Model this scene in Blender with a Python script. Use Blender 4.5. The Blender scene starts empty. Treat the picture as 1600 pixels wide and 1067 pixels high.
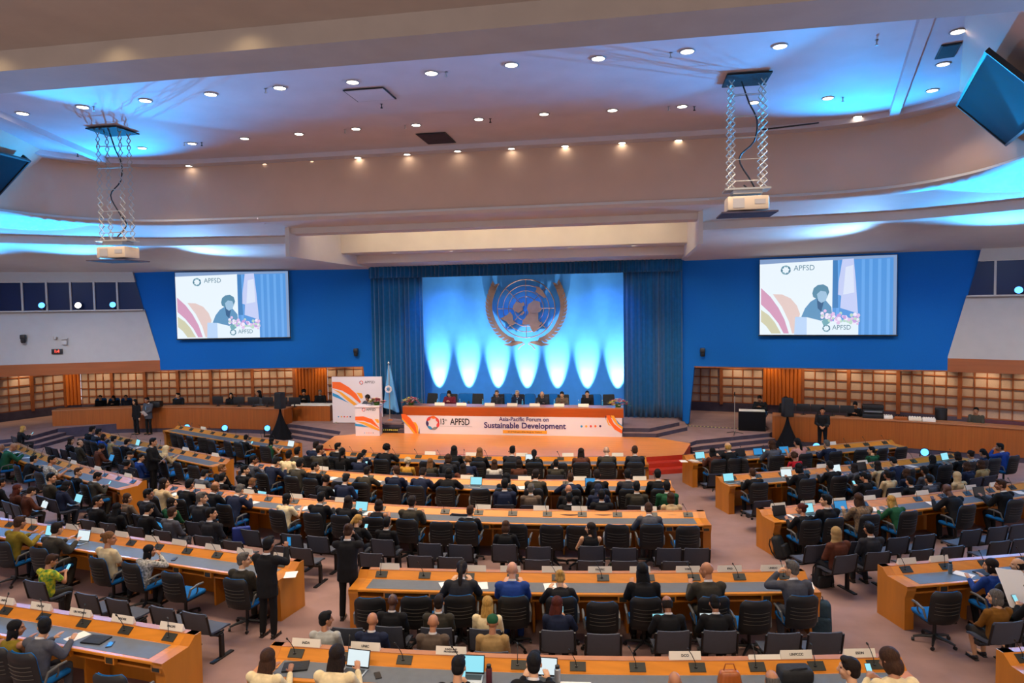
import bpy, bmesh, math, random
from mathutils import Vector, Matrix, Euler, Quaternion
random.seed(11)
R = math.radians
SC = bpy.context.scene
COL = SC.collection
PI = math.pi

# ------------------------------------------------------------------ camera
F_PX, CAM_H = 1067.0, 5.6
YAW, PITCH, ROLL = R(9.9), R(-2.84), R(0.89)
CF = Vector((-math.sin(YAW) * math.cos(PITCH), math.cos(YAW) * math.cos(PITCH), math.sin(PITCH)))
_r = Vector((math.cos(YAW), math.sin(YAW), 0)); _u = _r.cross(CF)
CR = _r * math.cos(ROLL) - _u * math.sin(ROLL)
CU = _u * math.cos(ROLL) + _r * math.sin(ROLL)
C0 = Vector((0, 0, CAM_H))
cam = bpy.data.cameras.new('camera'); cam_o = bpy.data.objects.new('camera', cam); COL.objects.link(cam_o)
cam.sensor_width = 36; cam.lens = 24.0; cam.clip_end = 200
cam_o.matrix_world = Matrix(((CR.x, CU.x, -CF.x, 0), (CR.y, CU.y, -CF.y, 0), (CR.z, CU.z, -CF.z, CAM_H), (0, 0, 0, 1)))
SC.camera = cam_o

def ray(px, py): return CF + CR * ((px - 800) / F_PX) + CU * ((533.5 - py) / F_PX)
def at(px, py, z):                      # the floor-plan point seen at a pixel, at height z
    d = ray(px, py); return C0 + d * ((z - CAM_H) / d.z)
def aty(px, py, y):
    d = ray(px, py); return C0 + d * (y / d.y)
def zat(px, py, x, y):                  # height seen at a pixel above plan point x, y
    d = ray(px, py); t = (x * d.x + y * d.y) / (d.x * d.x + d.y * d.y); return CAM_H + d.z * t

# ------------------------------------------------------------------ materials
def lin(c): return c / 12.92 if c <= .04045 else ((c + .055) / 1.055) ** 2.4
def rgb(h):
    if isinstance(h, (tuple, list)): return tuple(h)
    h = h.lstrip('#'); return tuple(lin(int(h[i:i + 2], 16) / 255) for i in (0, 2, 4))
MATS = {}
def mat(name, col='#808080', rough=.55, metal=0., noise=0., nscale=8., bump=0., bscale=60., emit=0., stretch=None, objcol=False, spec=.5, col2=None, coat=0., alpha=1., sheen=0.):
    if name in MATS: return MATS[name]
    m = bpy.data.materials.new(name); m.use_nodes = True; MATS[name] = m
    nt = m.node_tree; N = nt.nodes; L = nt.links; b = N['Principled BSDF']
    b.inputs['Roughness'].default_value = rough; b.inputs['Metallic'].default_value = metal
    b.inputs['Specular IOR Level'].default_value = spec
    b.inputs['Coat Weight'].default_value = coat
    b.inputs['Alpha'].default_value = alpha
    b.inputs['Sheen Weight'].default_value = sheen
    base = (*rgb(col), 1)
    b.inputs['Base Color'].default_value = base
    src = None
    if objcol:
        oi = N.new('ShaderNodeObjectInfo'); src = oi.outputs['Color']
    if noise > 0 or col2 or bump > 0:
        tc = N.new('ShaderNodeTexCoord'); co = tc.outputs['Object']
        if stretch:
            mp = N.new('ShaderNodeMapping'); mp.inputs['Scale'].default_value = stretch
            L.new(co, mp.inputs['Vector']); co = mp.outputs['Vector']
    if noise > 0 or col2:
        nz = N.new('ShaderNodeTexNoise'); nz.inputs['Scale'].default_value = nscale; nz.inputs['Detail'].default_value = 4
        L.new(co, nz.inputs['Vector'])
        mx = N.new('ShaderNodeMix'); mx.data_type = 'RGBA'
        rp = N.new('ShaderNodeValToRGB'); rp.color_ramp.elements[0].position = .35; rp.color_ramp.elements[1].position = .65
        L.new(nz.outputs['Fac'], rp.inputs['Fac'])
        L.new(rp.outputs['Color'], mx.inputs['Factor'])
        if col2:
            mx.inputs['A'].default_value = base; mx.inputs['B'].default_value = (*rgb(col2), 1)
        else:
            if src:
                for k, f in (('A', 1 - noise), ('B', 1 + noise)):
                    vm = N.new('ShaderNodeVectorMath'); vm.operation = 'SCALE'; vm.inputs['Scale'].default_value = f
                    L.new(src, vm.inputs[0]); L.new(vm.outputs[0], mx.inputs[k])
            else:
                mx.inputs['A'].default_value = (*[c * (1 - noise) for c in base[:3]], 1)
                mx.inputs['B'].default_value = (*[min(1, c * (1 + noise)) for c in base[:3]], 1)
        src = mx.outputs['Result']
    if src: L.new(src, b.inputs['Base Color'])
    if bump > 0:
        nb = N.new('ShaderNodeTexNoise'); nb.inputs['Scale'].default_value = bscale; nb.inputs['Detail'].default_value = 3
        L.new(co, nb.inputs['Vector'])
        bp = N.new('ShaderNodeBump'); bp.inputs['Strength'].default_value = bump; bp.inputs['Distance'].default_value = .02
        L.new(nb.outputs['Fac'], bp.inputs['Height']); L.new(bp.outputs['Normal'], b.inputs['Normal'])
    if emit > 0:
        b.inputs['Base Color'].default_value = (.01, .01, .01, 1); b.inputs['Emission Color'].default_value = base; b.inputs['Emission Strength'].default_value = emit
    return m

M = {}
M['carpet'] = mat('carpet', '#8e726c', .95, noise=.10, nscale=1.4, bump=.25, bscale=220, spec=.1)
M['riser'] = mat('carpet_riser', '#4a4350', .95, noise=.12, nscale=3, spec=.1)
M['stage'] = mat('parquet', '#e08a3e', .36, noise=.10, nscale=2.2, stretch=(.35, 9, 1), spec=.5)
M['stage_step'] = mat('red_step', '#b8321c', .45, noise=.06, nscale=4)
M['fascia_red'] = mat('table_fascia', '#a8480e', .35, noise=.08, nscale=3, stretch=(.3, 1, 5))
M['rib'] = mat('chair_rib', '#4a4640', .5)
M['wood'] = mat('desk_wood', '#b8701f', .3, noise=.10, nscale=5, stretch=(1, 1, .12), spec=.5)
M['wood_top'] = mat('desk_wood_top', '#c87c20', .28, noise=.08, nscale=5, stretch=(.4, 3, 1), spec=.5)
M['ledge'] = mat('desk_ledge', '#a86c46', .42, noise=.06, nscale=6, spec=.6)
M['slate'] = mat('slate_leather', '#565d64', .6, noise=.05, nscale=9, bump=.05, bscale=300)
M['counter'] = mat('counter_wood', '#9c531f', .34, noise=.14, nscale=4, stretch=(6, 6, .15))
M['fluted'] = mat('fluted_wood', '#b05c18', .4, noise=.12, nscale=5, stretch=(4, 4, .2))
M['lattice'] = mat('lattice_wood', '#8a4a1e', .5, noise=.1, nscale=6)
M['fabric'] = mat('wall_fabric', '#b59a86', .95, noise=.05, nscale=30, bump=.1, bscale=200, spec=.1)
M['fascia'] = mat('fascia_wood', '#8f4a1c', .5, noise=.1, nscale=2, stretch=(.3, .3, 4))
M['blue_wall'] = mat('blue_wall', '#0a5aa6', .85, noise=.04, nscale=40, bump=.06, bscale=200, spec=.2)
M['backdrop'] = mat('backdrop_cloth', '#3f88cc', .9, noise=.04, nscale=3, bump=.05, bscale=12, spec=.1)
M['curtain'] = mat('curtain_cloth', '#064e7c', .85, noise=.08, nscale=6, spec=.15, sheen=.3)
M['white_wall'] = mat('plaster', '#a8a5a3', .8, noise=.02, nscale=3, spec=.3)
M['soffit'] = mat('soffit_paint', '#cfc8c2', .75, noise=.02, nscale=2, spec=.3)
M['ceil'] = mat('ceiling_paint', '#cfc4c8', .7, noise=.03, nscale=1.5, spec=.35, bump=.03, bscale=3)
M['drum'] = mat('drum_paint', '#cfae98', .75, noise=.03, nscale=1, spec=.3)
M['beam'] = mat('beam_paint', '#a3978c', .8, noise=.04, nscale=2, spec=.2)
M['glass_dark'] = mat('booth_glass', '#071a40', .35, spec=.15)
M['mullion'] = mat('mullion', '#a9a3a0', .5)
M['black'] = mat('black_plastic', '#0d0d10', .5)
M['black_cloth'] = mat('black_cloth', '#0b0b10', .9, spec=.2)
M['chair_shell'] = mat('chair_shell', '#101113', .55, bump=.05, bscale=300)
M['chair_blue'] = mat('chair_blue', '#0f5f9e', .85, noise=.06, nscale=40, spec=.2)
M['chair_arm'] = mat('chair_arm', '#55534f', .5)
M['grey_seat'] = mat('grey_seat', '#3c404c', .7, noise=.03, nscale=20)
M['white'] = mat('white_card', '#e4dccb', .7)
M['banner'] = mat('banner_white', '#dcd2d8', .6)
M['paper'] = mat('paper', '#e8e4dc', .8)
M['ink'] = mat('ink', '#2a2830', .8)
M['navy_ink'] = mat('navy_ink', '#3a2e6a', .8)
M['bronze'] = mat('bronze', '#6d5446', .55, metal=.1, noise=.12, nscale=4)
M['orange'] = mat('print_orange', '#f0641e', .6)
M['amber'] = mat('print_amber', '#f2a22c', .6)
M['teal'] = mat('print_blue', '#2d8fc4', .6)
M['dpurple'] = mat('print_purple', '#3a2a5c', .6)
M['red'] = mat('print_red', '#d8413c', .6)
M['steel'] = mat('steel', '#b9b3a8', .4, metal=.6)
M['proj'] = mat('projector_shell', '#c9b49a', .5)
M['mic'] = mat('mic_black', '#15140f', .45)
M['unit'] = mat('mic_unit', '#2b2a20', .4)
M['led'] = mat('led_lamp', '#fff3dc', emit=14.)
M['bluelamp'] = mat('blue_lamp', '#4a9cff', emit=4.)
M['screen_lap'] = mat('laptop_screen', '#8fdcec', .3, emit=1.1)
M['screen_white'] = mat('laptop_screen_white', '#dfeef2', .3, emit=1.0)
M['screen_dark'] = mat('laptop_screen_dark', '#1c1a18', .3)
M['screen_blue'] = mat('laptop_screen_blue', '#2a8fcf', .3, emit=.9)
M['silver'] = mat('silver_case', '#9aa0a4', .4, metal=.5)
M['skin'] = mat('skin', objcol=True, rough=.5, noise=.04, nscale=25)
M['cloth'] = mat('cloth', objcol=True, rough=.85, noise=.10, nscale=14, bump=.35, bscale=9, spec=.2)
M['hair'] = mat('hair', objcol=True, rough=.62, noise=.30, nscale=16, stretch=(5, 5, .8), bump=.5, bscale=40, spec=.18)
M['eye'] = mat('eye_dark', '#17110e', .3)
M['lip'] = mat('lip', '#8a4a44', .5)
M['shoe'] = mat('shoe_leather', '#0f0d0c', .35)
M['plaid'] = mat('plaid', '#4a3a2c', .9, col2='#85694a', nscale=22)
M['floral'] = mat('floral', '#2f7a2f', .9, col2='#cfc21c', nscale=14)
M['print'] = mat('leaf_print', '#c9c3b4', .9, col2='#5a5a52', nscale=26)
M['burgundy'] = mat('burgundy_vinyl', '#4a1420', .6)
M['leafgreen'] = mat('leaf_green', '#3f6a2a', .7)
M['petal_pink'] = mat('petal_pink', '#d2606e', .7)
M['petal_yellow'] = mat('petal_yellow', '#dfd45a', .7)
M['petal_white'] = mat('petal_white', '#e6dccb', .7)
M['flag'] = mat('flag_blue', '#5f9fd6', .85, noise=.05, nscale=5)
M['exit'] = mat('exit_green', '#39b878', emit=1.2)
M['clock_red'] = mat('clock_red', '#ff3a2a', emit=6.)
M['bag'] = mat('bag_black', '#15171a', .8, noise=.15, nscale=12, bump=.3, bscale=20)
M['bag_teal'] = mat('bag_teal', '#1c3440', .8, noise=.15, nscale=12, bump=.3, bscale=20)
M['bag_blue'] = mat('bag_blue', '#122a78', .7)
M['port'] = mat('port_glass', '#141c24', .75, noise=.05, nscale=2, spec=.08)
M['bottle_grey'] = mat('bottle_grey', '#4a6070', .35)

# ------------------------------------------------------------------ mesh builder
class MB:
    def __init__(s): s.v = []; s.f = []; s.m = []; s.mats = []; s.cur = 0
    def use(s, m):
        if m not in s.mats: s.mats.append(m)
        s.cur = s.mats.index(m); return s
    def add(s, vs, fs, T=None):
        b = len(s.v)
        for p in vs:
            p = Vector(p)
            if T is not None: p = T @ p
            s.v.append(tuple(p))
        for f in fs:
            s.f.append(tuple(b + i for i in f)); s.m.append(s.cur)
        return s
    def box(s, c, d, T=None, rot=None):
        x, y, z = d[0] / 2, d[1] / 2, d[2] / 2
        vs = [Vector((sx * x, sy * y, sz * z)) for sz in (-1, 1) for sy in (-1, 1) for sx in (-1, 1)]
        if rot is not None:
            q = Euler(rot).to_matrix(); vs = [q @ v for v in vs]
        vs = [v + Vector(c) for v in vs]
        return s.add(vs, [(0, 2, 3, 1), (4, 5, 7, 6), (0, 1, 5, 4), (2, 6, 7, 3), (0, 4, 6, 2), (1, 3, 7, 5)], T)
    def rbox(s, c, d, r=.02, seg=2, T=None, rot=None, taper=None):
        bm = bmesh.new(); bmesh.ops.create_cube(bm, size=1)
        for v in bm.verts:
            v.co = Vector((v.co.x * d[0], v.co.y * d[1], v.co.z * d[2]))
            if taper and v.co.z > 0: v.co.x *= taper; v.co.y *= taper
        bmesh.ops.bevel(bm, geom=bm.edges[:], offset=min(r, min(d) * .49), segments=seg, affect='EDGES', profile=.6)
        q = Euler(rot).to_matrix() if rot is not None else Matrix.Identity(3)
        bm.verts.index_update()
        vs = [q @ v.co + Vector(c) for v in bm.verts]; fs = [tuple(v.index for v in f.verts) for f in bm.faces]
        bm.free(); return s.add(vs, fs, T)
    def loft(s, rings, cap=True, closed=True, T=None):
        n = len(rings[0]); vs = [p for r_ in rings for p in r_]; fs = []
        for i in range(len(rings) - 1):
            for j in range(n if closed else n - 1):
                a, b = i * n + j, i * n + (j + 1) % n
                fs.append((a, b, b + n, a + n))
        if cap and closed:
            fs.append(tuple(range(n - 1, -1, -1))); k = (len(rings) - 1) * n; fs.append(tuple(range(k, k + n)))
        return s.add(vs, fs, T)
    def tube(s, pts, r, n=8, cap=True, T=None, sy=1.):
        pts = [Vector(p) for p in pts]; rs = r if isinstance(r, (list, tuple)) else [r] * len(pts)
        rings = []; prev = None
        for i, p in enumerate(pts):
            d = (pts[min(i + 1, len(pts) - 1)] - pts[max(i - 1, 0)])
            d = d.normalized() if d.length > 1e-9 else Vector((0, 0, 1))
            if prev is None:
                a = Vector((1, 0, 0)) if abs(d.x) < .9 else Vector((0, 1, 0))
            else: a = prev
            x = (a - d * a.dot(d)).normalized(); y = d.cross(x); prev = x
            rings.append([p + x * (rs[i] * math.cos(2 * PI * k / n)) + y * (rs[i] * sy * math.sin(2 * PI * k / n)) for k in range(n)])
        return s.loft(rings, cap, True, T)
    def lathe(s, prof, n=16, T=None):
        rings = [[Vector((r_ * math.cos(2 * PI * k / n), r_ * math.sin(2 * PI * k / n), z)) for k in range(n)] for r_, z in prof]
        return s.loft(rings, True, True, T)
    def ell(s, c, r, n=14, m=9, rot=None, T=None):
        q = Euler(rot).to_matrix() if rot is not None else Matrix.Identity(3)
        rings = []
        for i in range(m + 1):
            t = PI * i / m; t = min(max(t, .02), PI - .02)
            rings.append([Vector(c) + q @ Vector((r[0] * math.sin(t) * math.cos(2 * PI * k / n), r[1] * math.sin(t) * math.sin(2 * PI * k / n), -r[2] * math.cos(t))) for k in range(n)])
        return s.loft(rings, True, True, T)
    def prism(s, poly, z0, z1, T=None):           # polygon in xy extruded in z (ccw)
        n = len(poly)
        vs = [(p[0], p[1], z0) for p in poly] + [(p[0], p[1], z1) for p in poly]
        fs = [tuple(range(n - 1, -1, -1)), tuple(range(n, 2 * n))] + [(i, (i + 1) % n, (i + 1) % n + n, i + n) for i in range(n)]
        return s.add(vs, fs, T)
    def quad(s, a, b, c, d, T=None): return s.add([a, b, c, d], [(0, 1, 2, 3)], T)
    def mesh(s, name, mats=None, smooth=True, ang=38):
        me = bpy.data.meshes.new(name); me.from_pydata(s.v, [], s.f)
        for m in (mats if mats else (s.mats or [M['black']])): me.materials.append(m)
        if s.mats and not mats: me.polygons.foreach_set('material_index', s.m)
        if smooth:
            me.polygons.foreach_set('use_smooth', [True] * len(me.polygons)); me.set_sharp_from_angle(angle=R(ang))
        me.update(); return me
    def build(s, name, m=None, parent=None, **k):
        me = s.mesh(name, [m] if m is not None else None, **k); return link(name, me, parent)

def link(name, me, parent=None):
    o = bpy.data.objects.new(name, me); COL.objects.link(o)
    if parent is not None: o.parent = parent
    return o
def tag(o, label=None, cat=None, group=None, kind=None):
    if label: o['label'] = label
    if cat: o['category'] = cat
    if group: o['group'] = group
    if kind: o['kind'] = kind
    return o
def thing(name, label, cat, loc=(0, 0, 0), rz=0., group=None):
    o = bpy.data.objects.new(name, None); COL.objects.link(o); o.empty_display_size = .1
    o.location = loc; o.rotation_euler = (0, 0, rz)
    return tag(o, label, cat, group)
def struct(name, mb, m=None, **k):
    o = mb.build(name, m, **k); o['kind'] = 'structure'; return o
KIDS = {}
def kids(o):
    if o.name not in KIDS: KIDS[o.name] = [c for c in bpy.data.objects if c.parent == o]
    return KIDS[o.name]
def dup(root, tree, loc, rz, label, cat, group=None, scale=None):   # tree: [(child, [grandchildren])]
    r = root.copy(); COL.objects.link(r); r.location = loc; r.rotation_euler = (0, 0, rz)
    if scale: r.scale = scale
    tag(r, label, cat, group)
    for ch, gs in tree:
        c = ch.copy(); COL.objects.link(c); c.parent = r
        for g in gs:
            d = g.copy(); COL.objects.link(d); d.parent = c
    return r
def tree_of(root): return [(c, [g for g in bpy.data.objects if g.parent == c]) for c in bpy.data.objects if c.parent == root]
def text_mesh(txt, size, m, parent, name='lettering', T=None, align='CENTER', font_bold=0., extrude=.002, spacing=1., sx=1.):
    cu = bpy.data.curves.new(name, 'FONT'); cu.body = txt; cu.size = size; cu.align_x = align; cu.align_y = 'CENTER'
    cu.extrude = extrude; cu.offset = font_bold; cu.space_character = spacing; cu.resolution_u = 3
    tmp = bpy.data.objects.new('tmp_text', cu); COL.objects.link(tmp)
    dg = bpy.context.evaluated_depsgraph_get(); me = bpy.data.meshes.new_from_object(tmp.evaluated_get(dg))
    bpy.data.objects.remove(tmp); bpy.data.curves.remove(cu)
    me.transform((T if T is not None else Matrix.Identity(4)) @ Matrix.Diagonal((sx, 1, 1, 1)))
    me.materials.clear(); me.materials.append(m)
    return link(name, me, parent)
def upright(loc, rz=0.): return Matrix.Translation(loc) @ Matrix.Rotation(rz, 4, 'Z') @ Matrix.Rotation(PI / 2, 4, 'X')   # xy plane -> vertical, facing -y
def ordw(n):
    w = ['first', 'second', 'third', 'fourth', 'fifth', 'sixth', 'seventh', 'eighth', 'ninth', 'tenth', 'eleventh', 'twelfth', 'thirteenth', 'fourteenth', 'fifteenth', 'sixteenth', 'seventeenth', 'eighteenth', 'nineteenth', 'twentieth']
    return w[n] if n < 20 else 'twenty-' + w[n - 20]
# ------------------------------------------------------------------ the room
AX = -4.8
def mir(p): return (2 * AX - p[0],) + tuple(p[1:])
def slab(name, poly, z0, z1, top, side, kind='structure'):
    mb = MB(); n = len(poly)
    mb.use(top).add([(x, y, z1) for x, y in poly], [tuple(range(n))])
    mb.use(side)
    for i in range(n):
        a, b = poly[i], poly[(i + 1) % n]
        mb.quad((a[0], a[1], z0), (b[0], b[1], z0), (b[0], b[1], z1), (a[0], a[1], z1))
    o = mb.build(name, smooth=False); o['kind'] = kind; return o
mb = MB(); mb.quad((-36, 1, 0), (26, 1, 0), (26, 36, 0), (-36, 36, 0)); struct('floor', mb, M['carpet'], smooth=False)

plat = [(-36, 17), (-26.2, 23.4), (-25.2, 24.8), (-25.6, 26.7), (-23.4, 28.55), (-19.5, 29.05), (-15.4, 28.75), (-14.8, 28.5), (-12.2, 27.15),
        (-11.9, 26.3), (-11.9, 26.0), (2.1, 26.0), (2.42, 26.55), (5.4, 28.3), (5.5, 28.5), (9.7, 27.55), (13.3, 26.05), (17, 24.0), (26, 18), (26, 36), (-36, 36)]
slab('floor_platform', plat, 0, .45, M['carpet'], M['riser'])
def offs(pl, d):
    out = []
    for i, p in enumerate(pl):
        a = Vector(pl[max(i - 1, 0)]); b = Vector(pl[min(i + 1, len(pl) - 1)]); t = (b - a).normalized(); out.append((p[0] + t.y * d, p[1] - t.x * d))
    return out
def steps(name, pl, n, tread, z, top, side):
    for k in range(1, n):
        o = offs(pl, tread * k); zz = z * (n - k) / n
        slab(name, o + pl[::-1], 0, zz, top, side)
steps('floor_step', [(-36, 17), (-26.2, 23.4), (-25.2, 24.8), (-25.5, 26.6)], 3, .36, .45, M['carpet'], M['riser'])
steps('floor_step', [(-15.3, 28.7), (-14.8, 28.5), (-12.2, 27.15), (-11.6, 26.4)], 3, .34, .45, M['carpet'], M['riser'])
steps('floor_step', [(2.0, 26.2), (2.42, 26.55), (5.4, 28.3)], 3, .34, .45, M['carpet'], M['riser'])
stage = [(-10.3, 23.35), (-8, 23.15), (-1.8, 23.15), (.5, 23.4), (1.75, 23.9), (2.15, 25.9), (.9, 26.96), (-10.7, 26.96), (-12.0, 26.1), (-11.6, 23.75)]
slab('floor_stage', stage, 0, .46, M['stage'], M['stage_step'])
steps('floor_stage_step', [(-11.6, 23.75), (-10.3, 23.35), (-8, 23.15), (-1.8, 23.15), (.5, 23.4), (1.75, 23.9)], 3, .33, .46, M['stage_step'], M['stage_step'])
slab('floor_dais', [(-9.3, 26.98), (-.36, 26.98), (-.36, 31.2), (-9.3, 31.2)], .3, .75, M['carpet'], M['riser'])
for s in (0, 1):
    f = (lambda p: p) if not s else mir
    for poly, z in (([(-.34, 26.99), (.95, 26.99), (2.25, 28.6), (2.25, 31.2), (-.34, 31.2)], .6), ([(-.34, 27.3), (.7, 27.3), (1.95, 28.85), (1.95, 31.2), (-.34, 31.2)], .75)):
        q = [f(p) for p in poly]; q = q[::-1] if s else q
        slab('floor_dais_step', q, .3, z, M['carpet'], M['riser'])

# stage wall, pilasters, blue side walls
mb = MB(); mb.box((AX, 31.6, 4), (14.2, .3, 8)); struct('wall_front', mb, M['blue_wall'], smooth=False)
def vplane_prism(mb, P, ang, poly, thick, side=1):     # polygon of (u along wall, z); thickness goes behind
    d = Vector((math.cos(R(ang)), math.sin(R(ang)), 0)); n = Vector((-d.y, d.x, 0)) * thick
    P = Vector((P[0], P[1], 0)); k = len(poly)
    vs = [P + d * u + Vector((0, 0, z)) for u, z in poly]; vs += [v + n for v in vs]
    fs = [tuple(range(k)), tuple(range(2 * k - 1, k - 1, -1))] + [((i + 1) % k, i, i + k, (i + 1) % k + k) for i in range(k)]
    if side < 0: fs = [f[::-1] for f in fs]
    return mb.add(vs, fs)
blue_poly = [(-.15, .5), (.12, .5), (.36, 2.98), (9.64, 2.98), (10.75, 7.6), (-.15, 7.6)]
mb = MB(); vplane_prism(mb, (2.3, 30), -11.6, blue_poly, .3); struct('wall_blue_right', mb, M['blue_wall'], smooth=False)
mb = MB(); vplane_prism(mb, mir((2.3, 30)), 180 + 11.6, blue_poly, -.3, -1); struct('wall_blue_left', mb, M['blue_wall'], smooth=False)
# timber edge under the blue walls, interpreter booths with windows
for s, nm in ((0, 'right'), (1, 'left')):
    P = (2.3, 30) if not s else mir((2.3, 30)); a = -11.6 if not s else 191.6; th = .25 if not s else -.25; sd = 1 if not s else -1
    mb = MB(); vplane_prism(mb, P, a, [(.36, 2.93), (9.64, 2.93), (9.64, 2.98), (.36, 2.98)], th, sd); struct('trim_edge_' + nm, mb, M['lattice'], smooth=False)
    P = (11.62, 28.12) if not s else mir((11.62, 28.12)); a = -25.5 if not s else 205.5
    mb = MB(); vplane_prism(mb, P, a, [(.12, 3.44), (13, 3.44), (13, 5.78), (.69, 5.78)], th, sd); struct('wall_booth_' + nm, mb, M['white_wall'], smooth=False)
    mb = MB(); vplane_prism(mb, P, a, [(1.02, 7.04), (13, 7.04), (13, 7.7), (1.16, 7.7)], th, sd); struct('wall_booth_head_' + nm, mb, M['white_wall'], smooth=False)
    mb = MB(); vplane_prism(mb, P, a, [(0, 2.93), (13, 2.93), (13, 3.44), (.12, 3.44)], th, sd); struct('trim_fascia_' + nm, mb, M['fascia'], smooth=False)
    d = Vector((math.cos(R(a)), math.sin(R(a)), 0)); n = Vector((-d.y, d.x, 0)) * (1 if not s else -1); P = Vector((P[0], P[1], 0))
    mb = MB(); c = P + d * 6.95 - n * .08; mb.box((c.x, c.y, 5.76), (12.5, .3, .05), rot=(0, 0, R(a))); struct('trim_sill_' + nm, mb, M['white_wall'], smooth=False)
    edges = [.70] + [(1.78 if s else 1.55) + .93 * q for q in range(9)]
    for k in range(9):
        u0, u1 = edges[k], edges[k + 1]; Q = P + n * .11
        g = MB(); vplane_prism(g, (Q.x, Q.y), a, [(u0 + .03, 5.79), (u1 - .03, 5.79), (u1 - .03, 7.03), (u0 + (.33 if k == 0 else .03), 7.03)], .02 if not s else -.02, sd)
        o = struct('window_%d' % (k + 1 + 12 * s), g, M['glass_dark'], smooth=False)
        g = MB(); c = P + d * u1 + n * .08; g.box((c.x, c.y, 6.41), (.075, .1, 1.27), rot=(0, 0, R(a)))
        g.build('window_frame', M['mullion'], o, smooth=False)
# lower recessed walls: wool panels behind a timber lattice, fluted timber sections
def lower_wall(nm, pl, flut):
    fab, lat, flu, base = MB(), MB(), MB(), MB()
    for i in range(len(pl) - 1):
        a, b = Vector(pl[i]).to_3d(), Vector(pl[i + 1]).to_3d(); L = (b - a).length; d = (b - a) / L
        ang = math.atan2(d.y, d.x); n = Vector((d.y, -d.x, 0))
        if n.y > 0 and abs(n.y) > .5: n = -n
        if abs(n.y) <= .5 and (Vector((AX, 20, 0)) - a).dot(n) < 0: n = -n
        T = Matrix.Translation(a) @ Matrix.Rotation(ang, 4, 'Z'); sgn = 1 if (Matrix.Rotation(ang, 3, 'Z') @ Vector((0, 1, 0))).dot(n) > 0 else -1
        base.box((L / 2, 0, .66), (L, .08, .44), T)
        if i in flut:
            k = max(2, int(L / .16))
            for j in range(k): flu.tube([((j + .5) * L / k, .05 * sgn, .88), ((j + .5) * L / k, .05 * sgn, 3.3)], L / k * .5, 8, T=T)
            continue
        fab.box((L / 2, -.05 * sgn, 1.9), (L, .06, 2.9), T)
        nb = max(1, round(L / 1.85)); bw = L / nb
        for q in range(nb):
            x0 = q * bw; lat.box((x0 + .07, .02 * sgn, 2.05), (.15, .1, 2.5), T)
            nc = max(2, round((bw - .15) / .43)); cw = (bw - .15) / nc
            for c in range(1, nc): lat.box((x0 + .15 + c * cw, 0, 2.05), (.05, .05, 2.5), T)
        for j in range(7): lat.box((L / 2, 0, .9 + j * .405), (L, .05, .05), T)
    struct('wall_lower_' + nm, fab, M['fabric'], smooth=False); struct('trim_lattice_' + nm, lat, M['lattice'], smooth=False)
    if flu.v: struct('trim_fluted_' + nm, flu, M['fluted'])
    struct('baseboard_' + nm, base, M['riser'], smooth=False)
lower_wall('right', [(2.3, 34.4), (6.1, 33.5), (7.7, 33.1), (11.2, 31.5), (15, 29.2), (20, 25.5)], {1})
lower_wall('left', [(-11.9, 34.4), (-15.7, 33.5), (-17.3, 33.1), (-21.5, 32.2), (-28.4, 31.2), (-29.0, 30.9), (-30.1, 28.0), (-30.7, 26.4), (-33, 24)], {1, 4, 6})
rc = [(2.4, 30.1), (11.7, 28.2), (20, 24.2), (22, 26), (15, 30), (8, 33.6), (2.3, 34.6)]
mb = MB(); mb.add([(x, y, 3.2) for x, y in rc], [tuple(range(len(rc)))]); struct('ceiling_recess_right', mb, M['riser'], smooth=False)
lc = [mir(p) for p in rc[:2]] + [(-29.6, 24.2), (-36, 22), (-36, 30), (-29, 34), (-12, 35)]
mb = MB(); mb.add([(x, y, 3.2) for x, y in lc], [tuple(range(len(lc)))]); struct('ceiling_recess_left', mb, M['riser'], smooth=False)
# soffit between the ceiling opening and the walls
Lp = [(8.3, 5), (8.3, 11), (8.4, 15), (8.35, 16.8), (8.0, 18.3), (7.1, 19.6), (5.6, 20.3), (3.8, 20.5), (2.2, 20.55)]
Wp = [(25, 7), (24, 14), (22.5, 20), (20, 24.15), (16.5, 25.85), (13.3, 27.35), (11.8, 28.1), (7.2, 29.05), (2.25, 30.05)]
def smooth_pl(p, k=4):
    out = []
    for i in range(len(p) - 1):
        p0, p1, p2, p3 = [Vector(p[min(max(j, 0), len(p) - 1)]) for j in (i - 1, i, i + 1, i + 2)]
        for q in range(k):
            t = q / k; out.append(tuple(.5 * ((2 * p1) + (p2 - p0) * t + (2 * p0 - 5 * p1 + 4 * p2 - p3) * t * t + (3 * p1 - p0 - 3 * p2 + p3) * t ** 3)))
    out.append(tuple(p[-1])); return out
Ls, Ws = smooth_pl(Lp), smooth_pl(Wp)
prof = [(-.012, 8.66), (-.02, 8.58), (0, 8.49), (.03, 8.47), (.045, 8.5), (.05, 8.66), (.40, 8.42), (.405, 8.16), (.43, 8.12), (.45, 8.13), (.455, 8.22), (1.02, 7.44)]
for s, nm in ((0, 'right'), (1, 'left')):
    mb = MB(); f = (lambda p: p) if not s else mir
    rings = [[Vector((*f((l[0] + (w[0] - l[0]) * t, l[1] + (w[1] - l[1]) * t)), z)) for t, z in prof] for l, w in zip(Ls, Ws)]
    mb.loft(rings, False, False); struct('ceiling_soffit_' + nm, mb, M['soffit'], ang=25)
x0, x1 = mir((2.2, 0))[0], 2.2
cp = [(20.45, 8.66), (20.42, 8.58), (20.55, 8.49), (20.75, 8.47), (20.95, 8.5), (21.0, 8.62), (22.4, 8.5), (22.42, 8.3), (22.9, 8.27), (22.95, 8.35), (22.95, 9.3), (26.6, 9.3), (26.6, 7.95), (26.75, 7.9), (26.8, 8.02), (28.2, 7.95), (28.25, 7.62), (30.3, 7.5)]
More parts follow.
